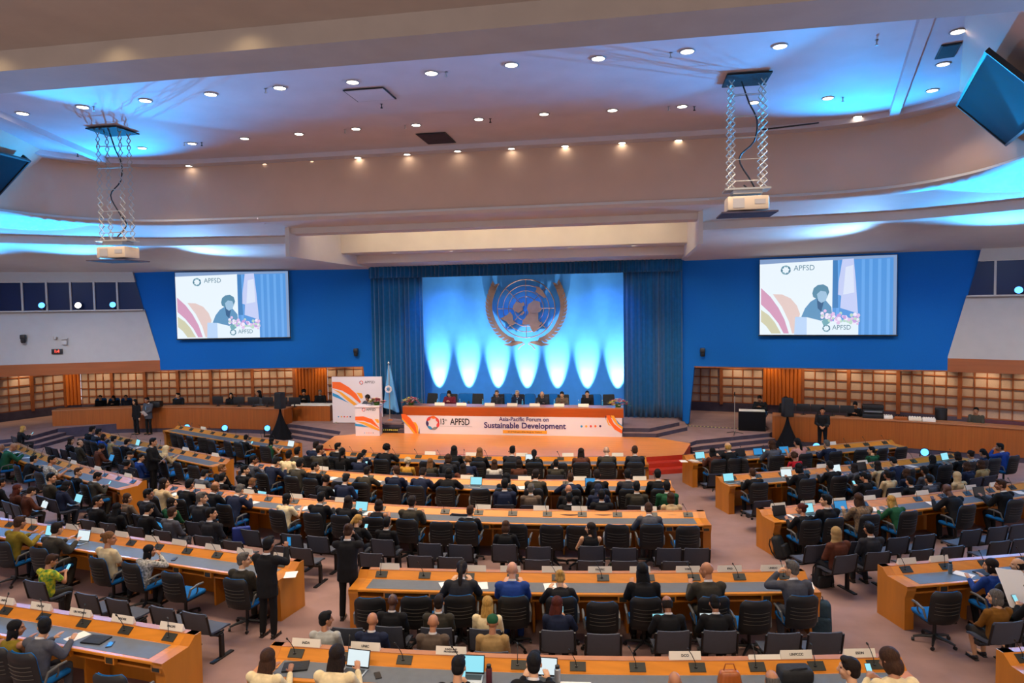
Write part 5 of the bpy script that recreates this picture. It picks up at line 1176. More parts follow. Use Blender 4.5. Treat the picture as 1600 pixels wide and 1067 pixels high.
# ------------------------------------------------------------------ seating plan, read from the photograph tile by tile
TL = dict(T8=(0, 650, 5.926), T1=(200, 690, 5.333), T2=(400, 680, 5.333), T3=(650, 670, 6.957), T4=(860, 670, 6.957), T5=(1050, 640, 5.707), T6=(1320, 640, 5.707), T7=(1160, 760, 5.926),
          Z5=(350, 640, 4), Z6=(700, 640, 4), A8=(0, 800, 4), B4=(380, 800, 4), B5=(700, 800, 4), B6=(1000, 800, 4), B7=(1250, 833, 4.56), Z4=(0, 640, 4), Z7=(1050, 640, 2.907), PX=(0, 0, 1))
def tp(t, x, y): a = TL[t]; return a[0] + float(x) / a[2], a[1] + float(y) / a[2]
PEOPLE = {
'C1': 'T2 500 85 sh-d su-nv ty;T2 685 98 sh-b su-bk siR;T2 900 150 sh-b su-nv wr;T2 1090 92 cu-b co-bk fo;T3 415 230 lo-b co-bk ty;T3 690 250 lo-l ja-bk ty;T3 1045 225 sh-b su-ch ty;T3 1285 270 po-b ja-bk ty;T4 330 255 lo-d ja-br ty;T4 610 240 bd-w su-ol ty;T4 915 225 sh-m su-ch ty',
'C1a': 'T2 345 135 sh-b su-ol si;T2 535 110 sh-d su-ol siR;T2 745 140 po-b ja-bk si;T2 850 185 sh-b su-nv phR;T2 1268 250 cu-w te-ye si;T3 325 320 bo-m ja-ch si;T3 225 405 lo-l ja-ol si;T3 530 350 cu-l su-nv la;T3 855 420 lo-m sh-wh si;T3 1120 440 bo-d ja-br si;T3 1520 420 sh-b su-ol si',
'C1b': 'T2 275 165 sh-b sh-cr si*;T3 515 420 lo-d ja-br si',
'C2': 'Z5 185 315 sh-b su-gy tyR;T2 160 200 sh-b su-nv wr;T2 365 225 sh-b su-ol ty;T2 490 265 sh-b su-bk siR;T2 930 300 sh-d su-ol fo;T2 1170 275 sh-m su-nv tyR*;T2 1385 275 sh-d su-nv wr;T3 360 455 bo-b co-bk fo;T3 985 530 bo-b ja-bk ty;T3 1300 490 sh-d su-ol ty;T4 225 535 sh-m su-nv fo;T4 510 500 sh-d su-bk ty;T4 840 460 sh-b su-ch ty;T4 1165 455 sh-b su-bk ty',
'C2a': 'T1 975 235 sh-b su-bk siR;T1 785 225 sh-l ja-bk siR;T2 585 375 cu-d co-bk la;T2 750 365 sh-b su-nv la;T3 965 600 sh-b su-nv si;T3 1250 650 sh-g su-tp si;T4 200 660 bd-s su-bk la;T4 520 650 hj-nv co-nv la;T4 935 630 sh-b su-ol si;T4 1265 625 sh-b su-gn si',
'C2b': 'T1 640 270 sh-b su-gy la;T1 790 300 sh-b su-bk si;T1 1040 340 sh-l su-bk la;T4 205 750 sh-b su-bk si;T4 555 720 sh-b su-bk si;T4 1310 745 bo-m ja-be si',
'C3': 'T1 300 345 lo-d sh-be tyR;T1 510 330 sh-b su-bk ty;T1 725 375 ba-l su-bk ty;T1 930 385 sh-g su-nv wr;T1 1330 475 bo-b te-cr tyR;T2 545 520 sh-b su-bk ty;T2 770 550 lo-d co-bk ty;T2 1030 580 bo-d sl-bk ty;T2 1300 540 sh-d su-ol ty;T3 585 890 sh-m su-bk ty;T4 1060 870 sh-m su-gy wr',
'C3a': 'T8 1185 760 bo-m ja-tp tuR;T1 170 440 sh-b su-ch siR;T1 370 510 bo-d sh-gn siR;T1 615 470 sh-g su-ch siR;Z5 835 690 po-y ja-bk phR;Z5 1020 710 sh-b su-bk si;Z6 365 810 bo-m ja-bk la;Z6 890 740 lo-d sl-bk tuR*',
'C3b': 'T8 905 790 sh-b su-bk siR;T8 1090 850 lo-b co-bk si;T1 180 560 sh-b su-bk la;T1 370 590 sh-m su-gy si;T1 695 600 sh-b su-ch siR',
'C4': 'B4 1370 335 po-d su-ch wr;B5 405 345 bd-r su-bl ty;B5 700 410 bu-y ja-bk wr;B5 1215 350 lo-b ja-bk ty;B6 420 340 bd-s su-ol tyR*;B6 950 350 sh-g su-gy chR*',
'C4a': 'B4 935 560 bd-k su-bk si;B4 1225 580 sh-d su-ol si;B4 1525 610 lo-y sh-cr si;B5 690 640 lo-r ja-nv phR;B5 1370 580 ba-d su-bk la;B6 460 600 sh-b su-bk la',
'C4b': 'B4 520 670 sh-b sh-lg siR;B4 810 690 bd-s su-nv si;B4 1190 730 bd-s su-tp si;B5 280 690 cp-gn ja-tn si',
'C5': 'B4 155 910 lo-m sh-cr ty;B4 590 890 lo-d sh-cr ty;B4 1345 970 sh-b ja-bk ph;B5 535 950 sh-b su-bk ty;B6 220 1075 bd-s su-gy ty;B6 820 1045 ba-g su-bk ty;B6 1310 980 sh-d su-bk siR*;B7 640 890 bo-m sh-cr phR*',
'L1': 'Z4 1540 210 sh-b su-bk phR*;T2 140 50 lo-b sl-gn tyR',
'L2': 'T8 855 110 sh-b ja-bk ty;T8 910 150 sh-b su-ch ty;T8 965 220 bo-d sh-bl tyR;T8 1060 225 sh-b sh-tn ty;T8 1185 250 sh-b ja-bk ty;T8 1440 275 hj-lg co-bk ty;T8 1540 305 hj-cr ja-be ty',
'L2a': 'T8 225 205 lo-y ja-bk phR;T8 660 250 lo-d ja-bk siR;T8 745 260 ba-d ja-ol siR;T8 950 350 cu-d co-br la;T8 1205 360 cp-bk ja-gy siR;T8 1310 440 sh-b su-bl siR',
'L2b': 'T8 1180 460 cu-b ja-bk si',
'L3': 'T8 15 290 bd-s su-bk ty;T8 120 265 bd-s su-gn wr;T8 320 400 sh-b ja-bk fo;T8 480 390 sh-b te-pr tyR;T8 725 520 sh-m ja-bk siR;T8 905 560 sh-b su-ol phR',
'L3a': 'T8 505 570 sh-b ja-ol siR;T8 590 650 bo-b ja-nv la',
'L3b': 'T8 10 620 sh-b ja-bk si;T8 180 680 lo-r ja-br si;T8 285 720 sh-d ja-br la',
'L4': 'A8 120 50 sh-m sh-mu ty;A8 355 105 sh-d su-ol ty;A8 685 165 bu-l te-cr siR;A8 940 240 lo-b sh-pr chR;A8 1525 300 sh-g su-ol siR',
'L4a': 'A8 330 310 sh-m te-fl phR',
'L5': 'A8 120 720 lo-b sl-mu tyR;A8 275 715 sh-b su-gy tyR*',
'R1': 'T5 370 375 lo-b ja-br ty;T5 500 330 ba-y su-bk ty;T5 885 310 lo-m ja-gy phR*;T5 1120 275 po-b te-pk ty;T5 1380 305 sh-g su-nv ty',
'R1a': 'T5 1085 415 cu-m te-rd si;T6 235 365 sh-b te-gn siR*',
'R2': 'T5 710 565 sh-m su-bk ty;T5 1130 520 bo-b ja-bk ty;T5 1405 500 sh-b su-bk ty;T6 75 540 lo-d ja-gy ty;T6 285 530 lo-d sh-be ty;T6 430 460 sh-b su-nv wr;T6 770 480 hj-bk co-bk fo;T6 1010 430 bo-d ja-bk ty;T6 1110 410 bu-d sh-pr ty;T6 1215 385 po-b ja-nv ty;T6 1380 335 sh-b su-bl chR*',
'R2a': 'T6 165 610 sh-b sh-bk phR*;T6 375 610 sh-d ja-be si;T6 545 575 bo-m ja-nv si;T6 710 545 sh-b su-gy si;T6 1080 560 bo-m ja-nv si;T6 1210 500 bo-m ja-tn si',
'R2b': 'T6 575 660 sh-b su-bk si;T6 745 635 sh-b su-gy si;T6 995 650 hj-be co-be si',
'R3': 'T7 545 205 bu-r sh-bk tyR*;T7 770 130 sh-b su-bk siR*;T7 1070 115 lo-m ja-pl ty;T7 1370 130 lo-y sh-gn wr;T6 915 715 bd-k ja-bk wr;T6 1390 670 sh-m su-bk tyR*',
'R3b': 'T7 865 430 hj-tn co-br si;T7 1170 390 sh-b su-ch si',
'R4': 'B7 1410 240 bo-d sh-bl tyR*;B7 1490 215 ba-d su-gn tyR*',
'R4a': 'B7 1385 470 bo-g sh-mb siR*;B7 1640 500 sh-b ja-bk ph',
}
EMPTY = {
'C1': 'T2 1045 225;T3 120 365;T4 100 400', 'C2': 'T3 680 650;T2 690 395', 'C3': 'Z5 230 625;Z5 1350 705;B5 430 90;B5 655 88;B5 825 95;B5 1065 95;B5 1490 88', 'C4': 'B4 795 500;B4 1070 515;B5 960 545;B6 705 550',
'L1': 'Z4 1095 140;Z4 1150 165;Z4 1205 180;Z4 1270 190;Z4 1345 200;Z4 1425 215;T1 1070 60;T1 1155 80', 'L2': 'T1 320 165;T1 435 185;T1 560 205', 'L3': 'T8 180 500', 'L4': 'A8 520 262;A8 1090 362;A8 1320 395', 'L5': 'A8 700 945',
'R1': 'T5 1180 420;T5 1570 400 60;T6 160 375;T6 320 360;T6 480 340;T5 700 480 -75', 'R2': 'T5 905 685;T6 1050 470', 'R3': 'T6 720 900;T6 1250 860', 'R4': 'B7 1030 408',
'C2b': 'T3 290 825;T3 500 845', 'C3a': 'Z5 170 760;Z5 430 790;Z5 590 810;Z5 1290 855;Z5 1480 860;Z6 70 860;Z6 570 880;Z6 1100 880;Z6 1380 870;Z6 1550 865', 'C3b': 'Z5 60 835;Z5 330 860;Z5 480 880;Z5 920 910;Z5 1230 920;Z5 1420 940;Z6 560 965;Z6 750 962;Z6 890 960;Z6 1100 960;Z6 1420 950',
'C4a': 'B4 660 710;B5 970 808;B6 890 795;B6 1150 790', 'L4a': 'A8 50 460;A8 150 465;A8 560 520;A8 750 555;A8 1030 590;A8 1230 620', 'L2a': 'T8 460 290;T8 520 320;T8 570 330', 'R1a': 'T5 390 600', 'R2a': 'T5 800 845',
'R3a': 'Z7 650 620;Z7 850 600;Z7 1020 590;Z7 1140 575;Z7 1350 560;Z7 1470 545;Z7 1570 545', 'R3b': 'Z7 1125 640;Z7 1265 630;Z7 1480 610;Z7 1580 600',
}
VSEAT = {'': 1.11, 'a': 2.02, 'b': 2.72}
GRPW = {'': '', 'a': 'behind ', 'b': 'farther behind '}
LAPS, PHONES = [], []
rj = random.Random(77)
for key in sorted(set(PEOPLE) | set(EMPTY)):
    rk, lv = key[:2], key[2:]; r_ = ROWS[rk]; v = VSEAT[lv]
    if key == 'C4b': v = 2.58
    if key == 'C4a': v = 1.92
    seats = []
    for e in PEOPLE.get(key, '').split(';'):
        if not e.strip(): continue
        t, x, y, h, g, po = e.split(); mirror = po.endswith('*'); po = po.rstrip('*'); px, py = tp(t, x, y); seats.append((px, py, h, g, po, mirror))
    for e in EMPTY.get(key, '').split(';'):
        if not e.strip(): continue
        q = e.split(); px, py = tp(*q[:3]); seats.append((px, py, None, float(q[3]) if len(q) > 3 else None, None, None))
    info = []
    for (px, py, h, g, po, mi) in seats:
        if h:
            S = skeleton(po); hd = S['hm'].to_translation(); u = r_.find(px, py, v - hd.y)
        else: u = r_.find(px, py, v + .24)
        info.append([u, px, py, h, g, po, mi])
    info.sort(key=lambda q: q[0])
    i = 0
    while i < len(info):                                   # an empty chair that would stand inside its neighbour is not there
        bad = not info[i][3] and any(j != i and abs(info[j][0] - info[i][0]) < .47 for j in (i - 1, i + 1) if 0 <= j < len(info))
        if bad: info.pop(i)
        else: i += 1
    for _ in range(12):
        for q, w_ in zip(info, info[1:]):
            gap = w_[0] - q[0]
            if gap < .53: m_ = (.53 - gap) / 2; q[0] -= m_; w_[0] += m_
    where = GRPW[lv] + r_.words; pk = 0
    for i, (u, px, py, h, g, po, mi) in enumerate(info):
        fw = 0
        if h:
            S = skeleton(po); hd = S['hm'].to_translation()
            p, n = r_.at(u, v); hp_, _ = r_.at(u, v - hd.y); zz = zat(px, py, hp_.x, hp_.y); sc = min(1.1, max(.9, zz / hd.z))
            if lv == '' and po in ('ty', 'wr', 'fo', 'tyR', 'chR'): sc = min(sc, 1.05)
            rz = face(n) + rj.uniform(-.06, .06); fw = .09
            skin = {'k': '#4a2a1a', 'r': '#c08a6c', 'w': '#c29a7c', 's': '#a8704c', 'y': '#c29a78'}.get(h[3:]) if h[:2] in ('bd', 'ba') else ('#c2926c' if h[3:] in 'gyw' else None)
            cn = GC[g[3:]][0]
            for q in range(4):
                lab = 'person in %s %s%s, %s from podium side, %s' % (cn, GN[g[:2]] if q < 2 else GN[g[:2]].split()[-1], ', ' + PN[po] if PN[po] and q < 1 else '', ordw(pk), where if q < 3 else where.replace('farther behind', 'behind'))
                if len(lab.split()) <= 16: break
            legs = 'sk' if (key == 'R4a' and g == 'sh-mb') else 'pa'
            person(p.x, p.y, 0, rz, (h[:2], h[3:]), (g[:2], g[3:]), po, lab, sc, skin, legs, mirror=mi, legcol='#6d6a78' if g == 'sl-bk' and key == 'C3a' else None); pk += 1
            if po == 'la': LAPS.append((p, rz, sc, where, pk))
            if po in ('ph', 'phR'): PHONES.append((p, rz, sc, where, pk, po, mi))
        else:
            p, n = r_.at(u, v if lv else v + rj.uniform(-.05, .12)); rz = face(n) + (R(g) if g else rj.uniform(-.16, .16) if not lv else 0)
        c = p - n * fw
        kind = 'bench' if lv else ('simple' if rk in ('C1', 'C2', 'L1', 'L2', 'R1') else 'full')
        nm = 'grey linked seat' if lv else ('turned office chair' if (not h and g) else 'black office chair')
        put_chair(kind, c.x, c.y, rz + (rj.uniform(-.1, .1) if (h and not lv) else 0), '%s, %s, %s from podium side, %s' % (nm, 'occupied' if h else 'empty', ordw(i), where), ('grey seats ' if lv else 'office chairs ') + where)

# laptops, phones, papers, name cards
def laptop(x, y, z, rz, m, label, ang=108, sz=(.33, .23), grp='laptops'):
    t = thing('laptop', label, 'laptop', (x, y, z), rz, grp); w, d = sz
    g = MB(); g.rbox((0, 0, .008), (w, d, .016), .006); g.build('base', M['silver'] if m != 'screen_dark' else M['black'], t)
    g = MB(); g.box((0, .02, .0168), (w * .86, d * .5, .002)); g.build('keyboard', M['black'], t, smooth=False)
    T = Matrix.Translation((0, d / 2, .014)) @ Matrix.Rotation(R(ang - 90), 4, 'X') * 1.0 if False else Matrix.Translation((0, d / 2, .014)) @ Matrix.Rotation(-R(ang - 90), 4, 'X')
    g = MB(); g.rbox((0, .006, d / 2), (w, .010, d), .004, T=T); l = g.build('lid', M['black'], t)
    g = MB(); g.box((0, -.0005, d / 2 + .004), (w * .93, .003, d * .86), T); g.build('screen', M[m], l, smooth=False)
    return t
LT = 'L1 T2 265 65 w;C1 T3 1240 310 w;C2 T4 445 545 b;C2 T3 640 450 c;C3 T2 855 585 c;C5 B4 690 920 w;C5 B4 1420 960 c;C5 B5 600 990 w;L4 A8 285 120 c;L4 A8 490 185 w;R1 T5 270 405 c;R1 T5 445 390 d;R1 T5 630 385 d;R1 T5 790 375 b;R1 T5 1020 365 b;R2 T5 530 595 c;R2 T5 1040 585 w;R2 T5 1500 555 w;R2 T6 185 550 d;R2 T6 930 460 c;R3 T7 375 215 d;R3 T7 640 210 c;R3 T7 945 180 b;R3 T6 1240 745 d;L2 T8 1240 270 c;C5 A8 1990 -999 w'
ln = {}
for e in LT.split(';')[:-1]:
    rk, t, x, y, m = e.split(); px, py = tp(t, x, y); r_ = ROWS[rk]; u = r_.find(px, py, .45); p, n = r_.at(u, .47); k = ln.get(rk, 0); ln[rk] = k + 1
    laptop(p.x, p.y, .7755, face(n) + rj.uniform(-.12, .12), {'w': 'screen_white', 'c': 'screen_lap', 'b': 'screen_blue', 'd': 'screen_dark'}[m], 'open laptop with %s screen, %s from podium side, %s' % ({'w': 'white', 'c': 'pale cyan', 'b': 'blue', 'd': 'dark'}[m], ordw(k), r_.words))
for i, (p, rz, sc, wh, pk) in enumerate(LAPS):
    d = Vector((-math.sin(rz), math.cos(rz))); c = Vector(p[:2]) + d * .33 * sc
    laptop(c.x, c.y, .605 * sc, rz, ('screen_lap', 'screen_white', 'screen_blue')[i % 3], 'open laptop on lap, %s person from podium side, %s' % (ordw(pk - 1), wh), 112, grp='laptops on laps')
for i, (p, rz, sc, wh, pk, po, mi) in enumerate(PHONES):
    d = Vector((-math.sin(rz), math.cos(rz))); s = Vector((d.y, -d.x)) * (0 if po == 'ph' else .05 * (-1 if mi else 1)); c = Vector(p[:2]) + (d * .415 + s) * sc
    t = thing('phone', 'phone held in hands, %s person from podium side, %s' % (ordw(pk - 1), wh), 'phone', (c.x, c.y, .885 * sc), rz, 'phones'); T = Matrix.Rotation(R(-38), 4, 'X')
    g = MB(); g.rbox((0, 0, .055), (.075, .009, .15), .004, T=T); g.build('case', M['black'], t); g = MB(); g.box((0, -.005, .055), (.068, .002, .138), T); g.build('screen', M['screen_lap'], t, smooth=False)
PL = {'C1': 'T3 155 255;T3 600 270;T3 1150 285;T4 190 285;T4 730 285', 'C2': 'T2 560 275;T3 555 525;T3 1180 540;T4 320 550;T4 970 535', 'C3': 'T1 600 365;T1 1000 420;T1 1400 460;T2 715 545;T3 730 860;T3 1360 875;T4 315 875;T4 1070 870',
      'C4': 'B4 915 330;B4 1455 357;B5 390 365;B5 650 370;B5 950 375 PACIFIC;B5 1200 370;B5 1500 365 WMO;B6 560 362 IFAD;B6 830 352 UNIDO', 'C5': 'B4 395 815 IAIDA;B4 765 845 UNIC;B4 1300 878 FUNDS_AND|PROGRAMMES;B5 1480 910 DCO;B6 975 895 UNFCCC;B6 1370 880 ESDN',
      'L5': 'A8 30 560 UNFPA;A8 258 597 UNICEF;A8 505 635 UN_WOMEN;A8 770 672 UNDRR;A8 1075 715 UNOPS', 'L4': 'A8 190 50;A8 450 105;A8 610 130;A8 760 155;A8 950 180;A8 1120 205;A8 1330 230;A8 1530 255;Z5 360 915', 'L3': 'Z4 460 325;Z4 610 365;Z4 800 400', 'L2': 'Z4 1160 250;Z4 1345 285', 'L1': 'Z4 1270 105',
      'R1': 'T5 1420 300', 'R2': 'T5 1020 550;T5 1340 535;T6 155 500', 'R3': 'T7 330 170;T7 605 150;T7 890 130;T7 1170 115;T7 1410 90;T6 690 755;T6 1120 705;T6 1340 690', 'R4': 'B7 760 200;B7 990 182'}
for rk, s in PL.items():
    r_ = ROWS[rk]
    for i, e in enumerate(s.split(';')):
        q = e.split(); px, py = tp(*q[:3]); u = r_.find(px, py, .05); p, n = r_.at(u, .048); tx = q[3].replace('_', ' ').replace('|', '\n') if len(q) > 3 else None
        lab = 'white name card%s, %s from podium side, %s' % (' reading ' + tx.replace('\n', ' ') if tx else '', ordw(i), r_.words)
        plate((p.x, p.y, .8852), face(n), lab, tx, .42 if tx else .36, .105, 'name cards on desks', .03 if tx and '\n' in tx else .045)
def sheet_of_paper(x, y, z, rz, label, w=.21, h=.297, n=1, m='paper'):
    t = link('paper_sheet', None) if False else None
    g = MB()
    for k in range(n): g.box((0, 0, .001 + .002 * k), (w, h, .0018), rot=(0, 0, .06 * k))
    o = g.build('paper_sheet', M[m], smooth=False); o.location = (x, y, z); o.rotation_euler = (0, 0, rz); return tag(o, label, 'paper', 'papers on desks')
PS = 'C3 T1 400 440;C3 T2 410 610;C3 T2 930 650;C3 T1 1040 490;C4 B4 1270 470;C4 B4 1490 440;C4 B5 640 470;C2 T2 240 285;C2 T2 640 330;C2 T2 1000 340;C2 T3 1160 620;C4 B6 1040 420;R1 T5 190 440;R1 T5 640 425;R3 T7 430 280;R3 T7 1220 205;R3 T6 780 810;R3 T6 1560 760;R2 T6 590 540;L3 T8 250 360;L3 T8 150 370;L2 T8 1290 290;L4 Z5 420 995;R4 B7 1160 290;L5 A8 490 790;R1 T5 100 420'
pn = {}
for e in PS.split(';'):
    rk, t, x, y = e.split(); px, py = tp(t, x, y); r_ = ROWS[rk]; u = r_.find(px, py, .42); p, n = r_.at(u, .44); k = pn.get(rk, 0); pn[rk] = k + 1
    sheet_of_paper(p.x, p.y, .7755, face(n) + rj.uniform(-.5, .5), 'loose white paper sheets on the desk, %s from podium side, %s' % (ordw(k), r_.words), n=rj.randint(1, 3))

# named things on and by the desks
def backpack(label, x, y, z, rz, m, s=1., tilt=0., cat='bag'):
    t = thing('backpack', label, cat, (x, y, z), rz); T = Matrix.Rotation(tilt, 4, 'X') @ Matrix.Diagonal((s, s, s, 1))
    g = MB(); g.rbox((0, 0, .23), (.31, .20, .46), .09, 4, T=T, taper=.86); g.build('body', m, t); g = MB(); g.rbox((0, -.11, .15), (.25, .08, .24), .035, 3, T=T); g.build('pocket', m, t)
    for sx in (-.09, .09): g = MB(); g.tube([T @ Vector((sx, .09, .42)), T @ Vector((sx, .15, .32)), T @ Vector((sx, .15, .16)), T @ Vector((sx * 1.3, .09, .05))], .014, 6); g.build('strap', M['bag'], t)
    g = MB(); g.tube([T @ Vector((-.04, .02, .45)), T @ Vector((-.03, .02, .50)), T @ Vector((.03, .02, .50)), T @ Vector((.04, .02, .45))], .009, 6); g.build('handle', M['bag'], t)
    return t
p = at(1224, 872, .0); backpack('black backpack slumped by the end of the third mic-stand-side desk row', p.x, p.y, 0, 1.0, M['bag'], 1.1, -.35)
p = at(1282, 915, 0); backpack('black backpack on floor beside a grey linked seat leg by the aisle', p.x, p.y, 0, .3, M['bag'], 1.0, .15)
p = at(1281, 988, 0); backpack('dark teal backpack on floor beside the end of the fourth desk row', p.x, p.y, 0, -.2, M['bag_teal'], 1.25, .05)
p = at(1196, 812, 0); backpack('small black bag on floor behind second mic-stand-side desk end', p.x, p.y, 0, .5, M['bag'], .8)
p = at(378, 862, .3); t = thing('tote_bag', 'royal blue tote bag standing on a grey linked seat', 'bag', (p.x, p.y, .48), .5); g = MB(); g.rbox((0, 0, .19), (.38, .12, .38), .04, 3); g.build('body', M['bag_blue'], t); g = MB(); g.tube([(-.09, 0, .36), (-.08, 0, .5), (.08, 0, .5), (.09, 0, .36)], .01, 6); g.build('handle', M['bag_blue'], t)
def on_desk(rk, px, py, v): r_ = ROWS[rk]; u = r_.find(px, py, v); p, n = r_.at(u, v); return p, face(n)
p, a = on_desk('C5', 1242, 1048, .4); t = thing('shoulder_bag', 'black shoulder bag lying on the desk by the UNFCCC name card', 'bag', (p.x, p.y, .775), a); g = MB(); g.rbox((0, 0, .09), (.42, .26, .18), .07, 4); g.build('body', M['bag'], t); g = MB(); g.tube([(-.2, -.05, .12), (-.05, -.1, .2), (.12, -.06, .19), (.21, .02, .1)], .012, 6); g.build('strap', M['bag'], t)
p, a = on_desk('C5', 1140, 1050, .5); t = thing('handbag', 'brown soft handbag on the desk nearest the gallery', 'bag', (p.x, p.y, .775), a); g = MB(); g.rbox((0, 0, .10), (.32, .16, .2), .06, 4, taper=.75); g.build('body', M['counter'], t); g = MB(); g.tube([(-.08, 0, .18), (-.05, 0, .28), (.05, 0, .28), (.08, 0, .18)], .009, 6); g.build('handle', M['counter'], t)
def bottle(rk, px, py, v, label, m, r_=.035, h=.21):
    p, a = on_desk(rk, px, py, v); t = thing('drink_bottle', label, 'bottle', (p.x, p.y, .775), a); g = MB(); g.lathe([(.001, 0), (r_, 0), (r_, h * .8), (r_ * .7, h * .86)], 14); g.build('body', m, t); g = MB(); g.lathe([(r_ * .75, h * .84), (r_ * .75, h), (.001, h)], 14); g.build('cap', M['mic'], t)
bottle('R4', 1485, 892, .35, 'grey-green drink bottle on fourth mic-stand-side desk beside papers', M['bottle_grey']); bottle('C5', 871, 1052, .5, 'silver drink bottle beside an open laptop with white screen', M['silver'], .04, .24); bottle('C5', 764, 1055, .55, 'dark maroon flask beside a laptop with pale cyan screen', M['burgundy'], .04, .25)
def laptop_closed(rk, px, py, v, label, yaw=.3):
    p, a = on_desk(rk, px, py, v); t = thing('closed_laptop', label, 'laptop', (p.x, p.y, .775), a + yaw); g = MB(); g.rbox((0, 0, .006), (.34, .24, .012), .005); g.build('base', M['black'], t); g = MB(); g.rbox((0, 0, .0165), (.34, .24, .009), .004); g.build('lid', M['bag'], t)
laptop_closed('C5', 462, 1042, .42, 'closed dark laptop near the IAIDA name card'); laptop_closed('L5', 150, 995, .45, 'closed dark laptop near the UNDRR name card', .1); laptop_closed('R4', 1540, 893, .45, 'closed grey laptop on papers beside the grey-green bottle', .2)
for rk, px, py, v, lab in (('C5', 590, 1047, .5, 'black phone lying on the desk beside an open laptop'), ('L4', 272, 1036 - 0, .5, 'dark phone lying on the fourth podium-half desk'), ('L5', 172, 1004, .5, 'black folded glasses case on desk near the UNDRR card')):
    if rk == 'L4': px, py = 271, 843
    p, a = on_desk(rk, px, py, v); t = thing('phone', lab, 'phone', (p.x, p.y, .775), a + .5); g = MB(); g.rbox((0, 0, .006), (.08, .165, .011), .004); g.build('case', M['black'], t); g = MB(); g.box((0, 0, .0125), (.07, .15, .001)); g.build('screen', M['screen_dark'], t, smooth=False)
p, a = on_desk('C5', 1194, 1031, .05); o = plate((p.x, p.y, .8855), a, 'white name card lying tilted beside the UNFCCC name card', None, .42, .05)
p, a = on_desk('C5', 900, 1055, .55); g = MB(); g.rbox((0, 0, .02), (.40, .09, .04), .015, 3); o = g.build('power_strip', M['paper']); o.location = (p.x, p.y, .775); o.rotation_euler = (0, 0, a); tag(o, 'white power strip on the desk beside the silver bottle', 'power strip')
p = at(1588, 915, 1.0); sheet_of_paper(p.x, p.y, .95, 1.2, 'large unfolded white newspaper held at the fourth mic-stand-side seats', .5, .62, 2).rotation_euler = (.9, .2, .3)
p, a = on_desk('L3', 107, 722, .4); t = thing('desk_fan_lamp', 'small black desk stand lamp on the third podium-side desk', 'desk lamp', (p.x, p.y, .775), a); g = MB(); g.lathe([(.09, 0), (.09, .015), (.001, .02)], 14); g.build('base', M['mic'], t); g = MB(); g.tube([(0, 0, .02), (0, .02, .38)], .009, 6); g.rbox((0, .02, .4), (.14, .04, .06), .01); g.build('stem', M['silver'], t)

# people who stand, the panel, the staff
def up(px, py, z, hs, gs, po, rz, label, sc=1., **k): p = at(px, py, z); return person(p.x, p.y, z, rz, hs, gs, po, label, sc, **k)
up(545, 968, 0, ('bu', 'm'), ('su', 'bk'), 'photo', R(8), 'person in black suit standing in aisle, raising a camera to the eyes', 1.0, group=None)
up(420, 995, 0, ('sh', 'b'), ('su', 'bk'), 'phoneup', R(-6), 'person in black suit standing at fourth desk end, raising a phone', 1.0, group=None)
up(240, 770, 0, ('sh', 'b'), ('su', 'bk'), 'hold', R(-75), 'person in black suit standing in podium-side aisle, holding a pale paper', 1.0, group=None)
up(214, 678.5, 0, ('lo', 'b'), ('su', 'bk'), 'stand', R(165), 'person in black trouser suit standing with arms down before the wooden counter', .95, front=True, group=None)
up(233, 678.5, 0, ('sh', 'b'), ('su', 'gy'), 'hold', R(172), 'person in grey suit and pale tie standing before counter, holding papers', 1.0, front=True, tie='#5f8fa8', legcol='#141416', group=None)
up(1285, 706, 0, ('sh', 'b'), ('sh', 'bk'), 'hold', R(165), 'person in black shirt standing before counter, holding a camera', .98, legcol='#17171c', group=None)
p = person(-10.85, 27.05, .46, R(178), ('cu', 'd'), ('sh', 'gy'), 'speak', 'person in grey patterned robe speaking at the white podium', .93, group=None)
def held(name, label, cat, c, d, m, rot=(0, 0, 0), m2=None):
    t = thing(name, label, cat, c, 0); g = MB(); g.rbox((0, 0, 0), d, min(d) * .2, rot=rot); g.build('body', m, t)
    if m2: g = MB(); g.lathe([(.001, 0), (.04, 0), (.035, .08), (.001, .08)], 12, Matrix.Rotation(-PI / 2, 4, 'X') @ Matrix.Translation((0, 0, .02))); g.build('lens', m2, t)
q = at(545, 968, 0); held('camera', 'black camera held to the eyes by the standing photographer', 'camera', (q.x - .03, q.y + .27, 1.52), (.13, .07, .10), M['mic'], m2=M['mic'])
q = at(420, 995, 0); t = thing('phone', 'phone with lit screen held up by the person at the fourth desk end', 'phone', (q.x + .18, q.y + .47, 1.52), R(-6)); g = MB(); g.rbox((0, 0, 0), (.08, .009, .165), .004); g.build('case', M['black'], t); g = MB(); g.box((0, -.0055, 0), (.072, .002, .15)); g.build('screen', M['screen_blue'], t, smooth=False)
q = at(240, 770, 0); t = sheet_of_paper(q.x + .34, q.y + .06, 1.05, R(-75), 'pale paper held by the person standing in the podium-side aisle', n=2); t.rotation_euler = (.8, 0, R(-75))
q = at(233, 678.5, 0); t = sheet_of_paper(q.x + .05, q.y - .34, 1.02, R(172), 'white papers held by the person in grey suit and tie', n=2); t.rotation_euler = (.9, .3, R(172))
q = at(1285, 706, 0); held('camera', 'small video camera held by the person before the counter', 'camera', (q.x + .06, q.y - .34, 1.06), (.12, .16, .11), M['mic'])
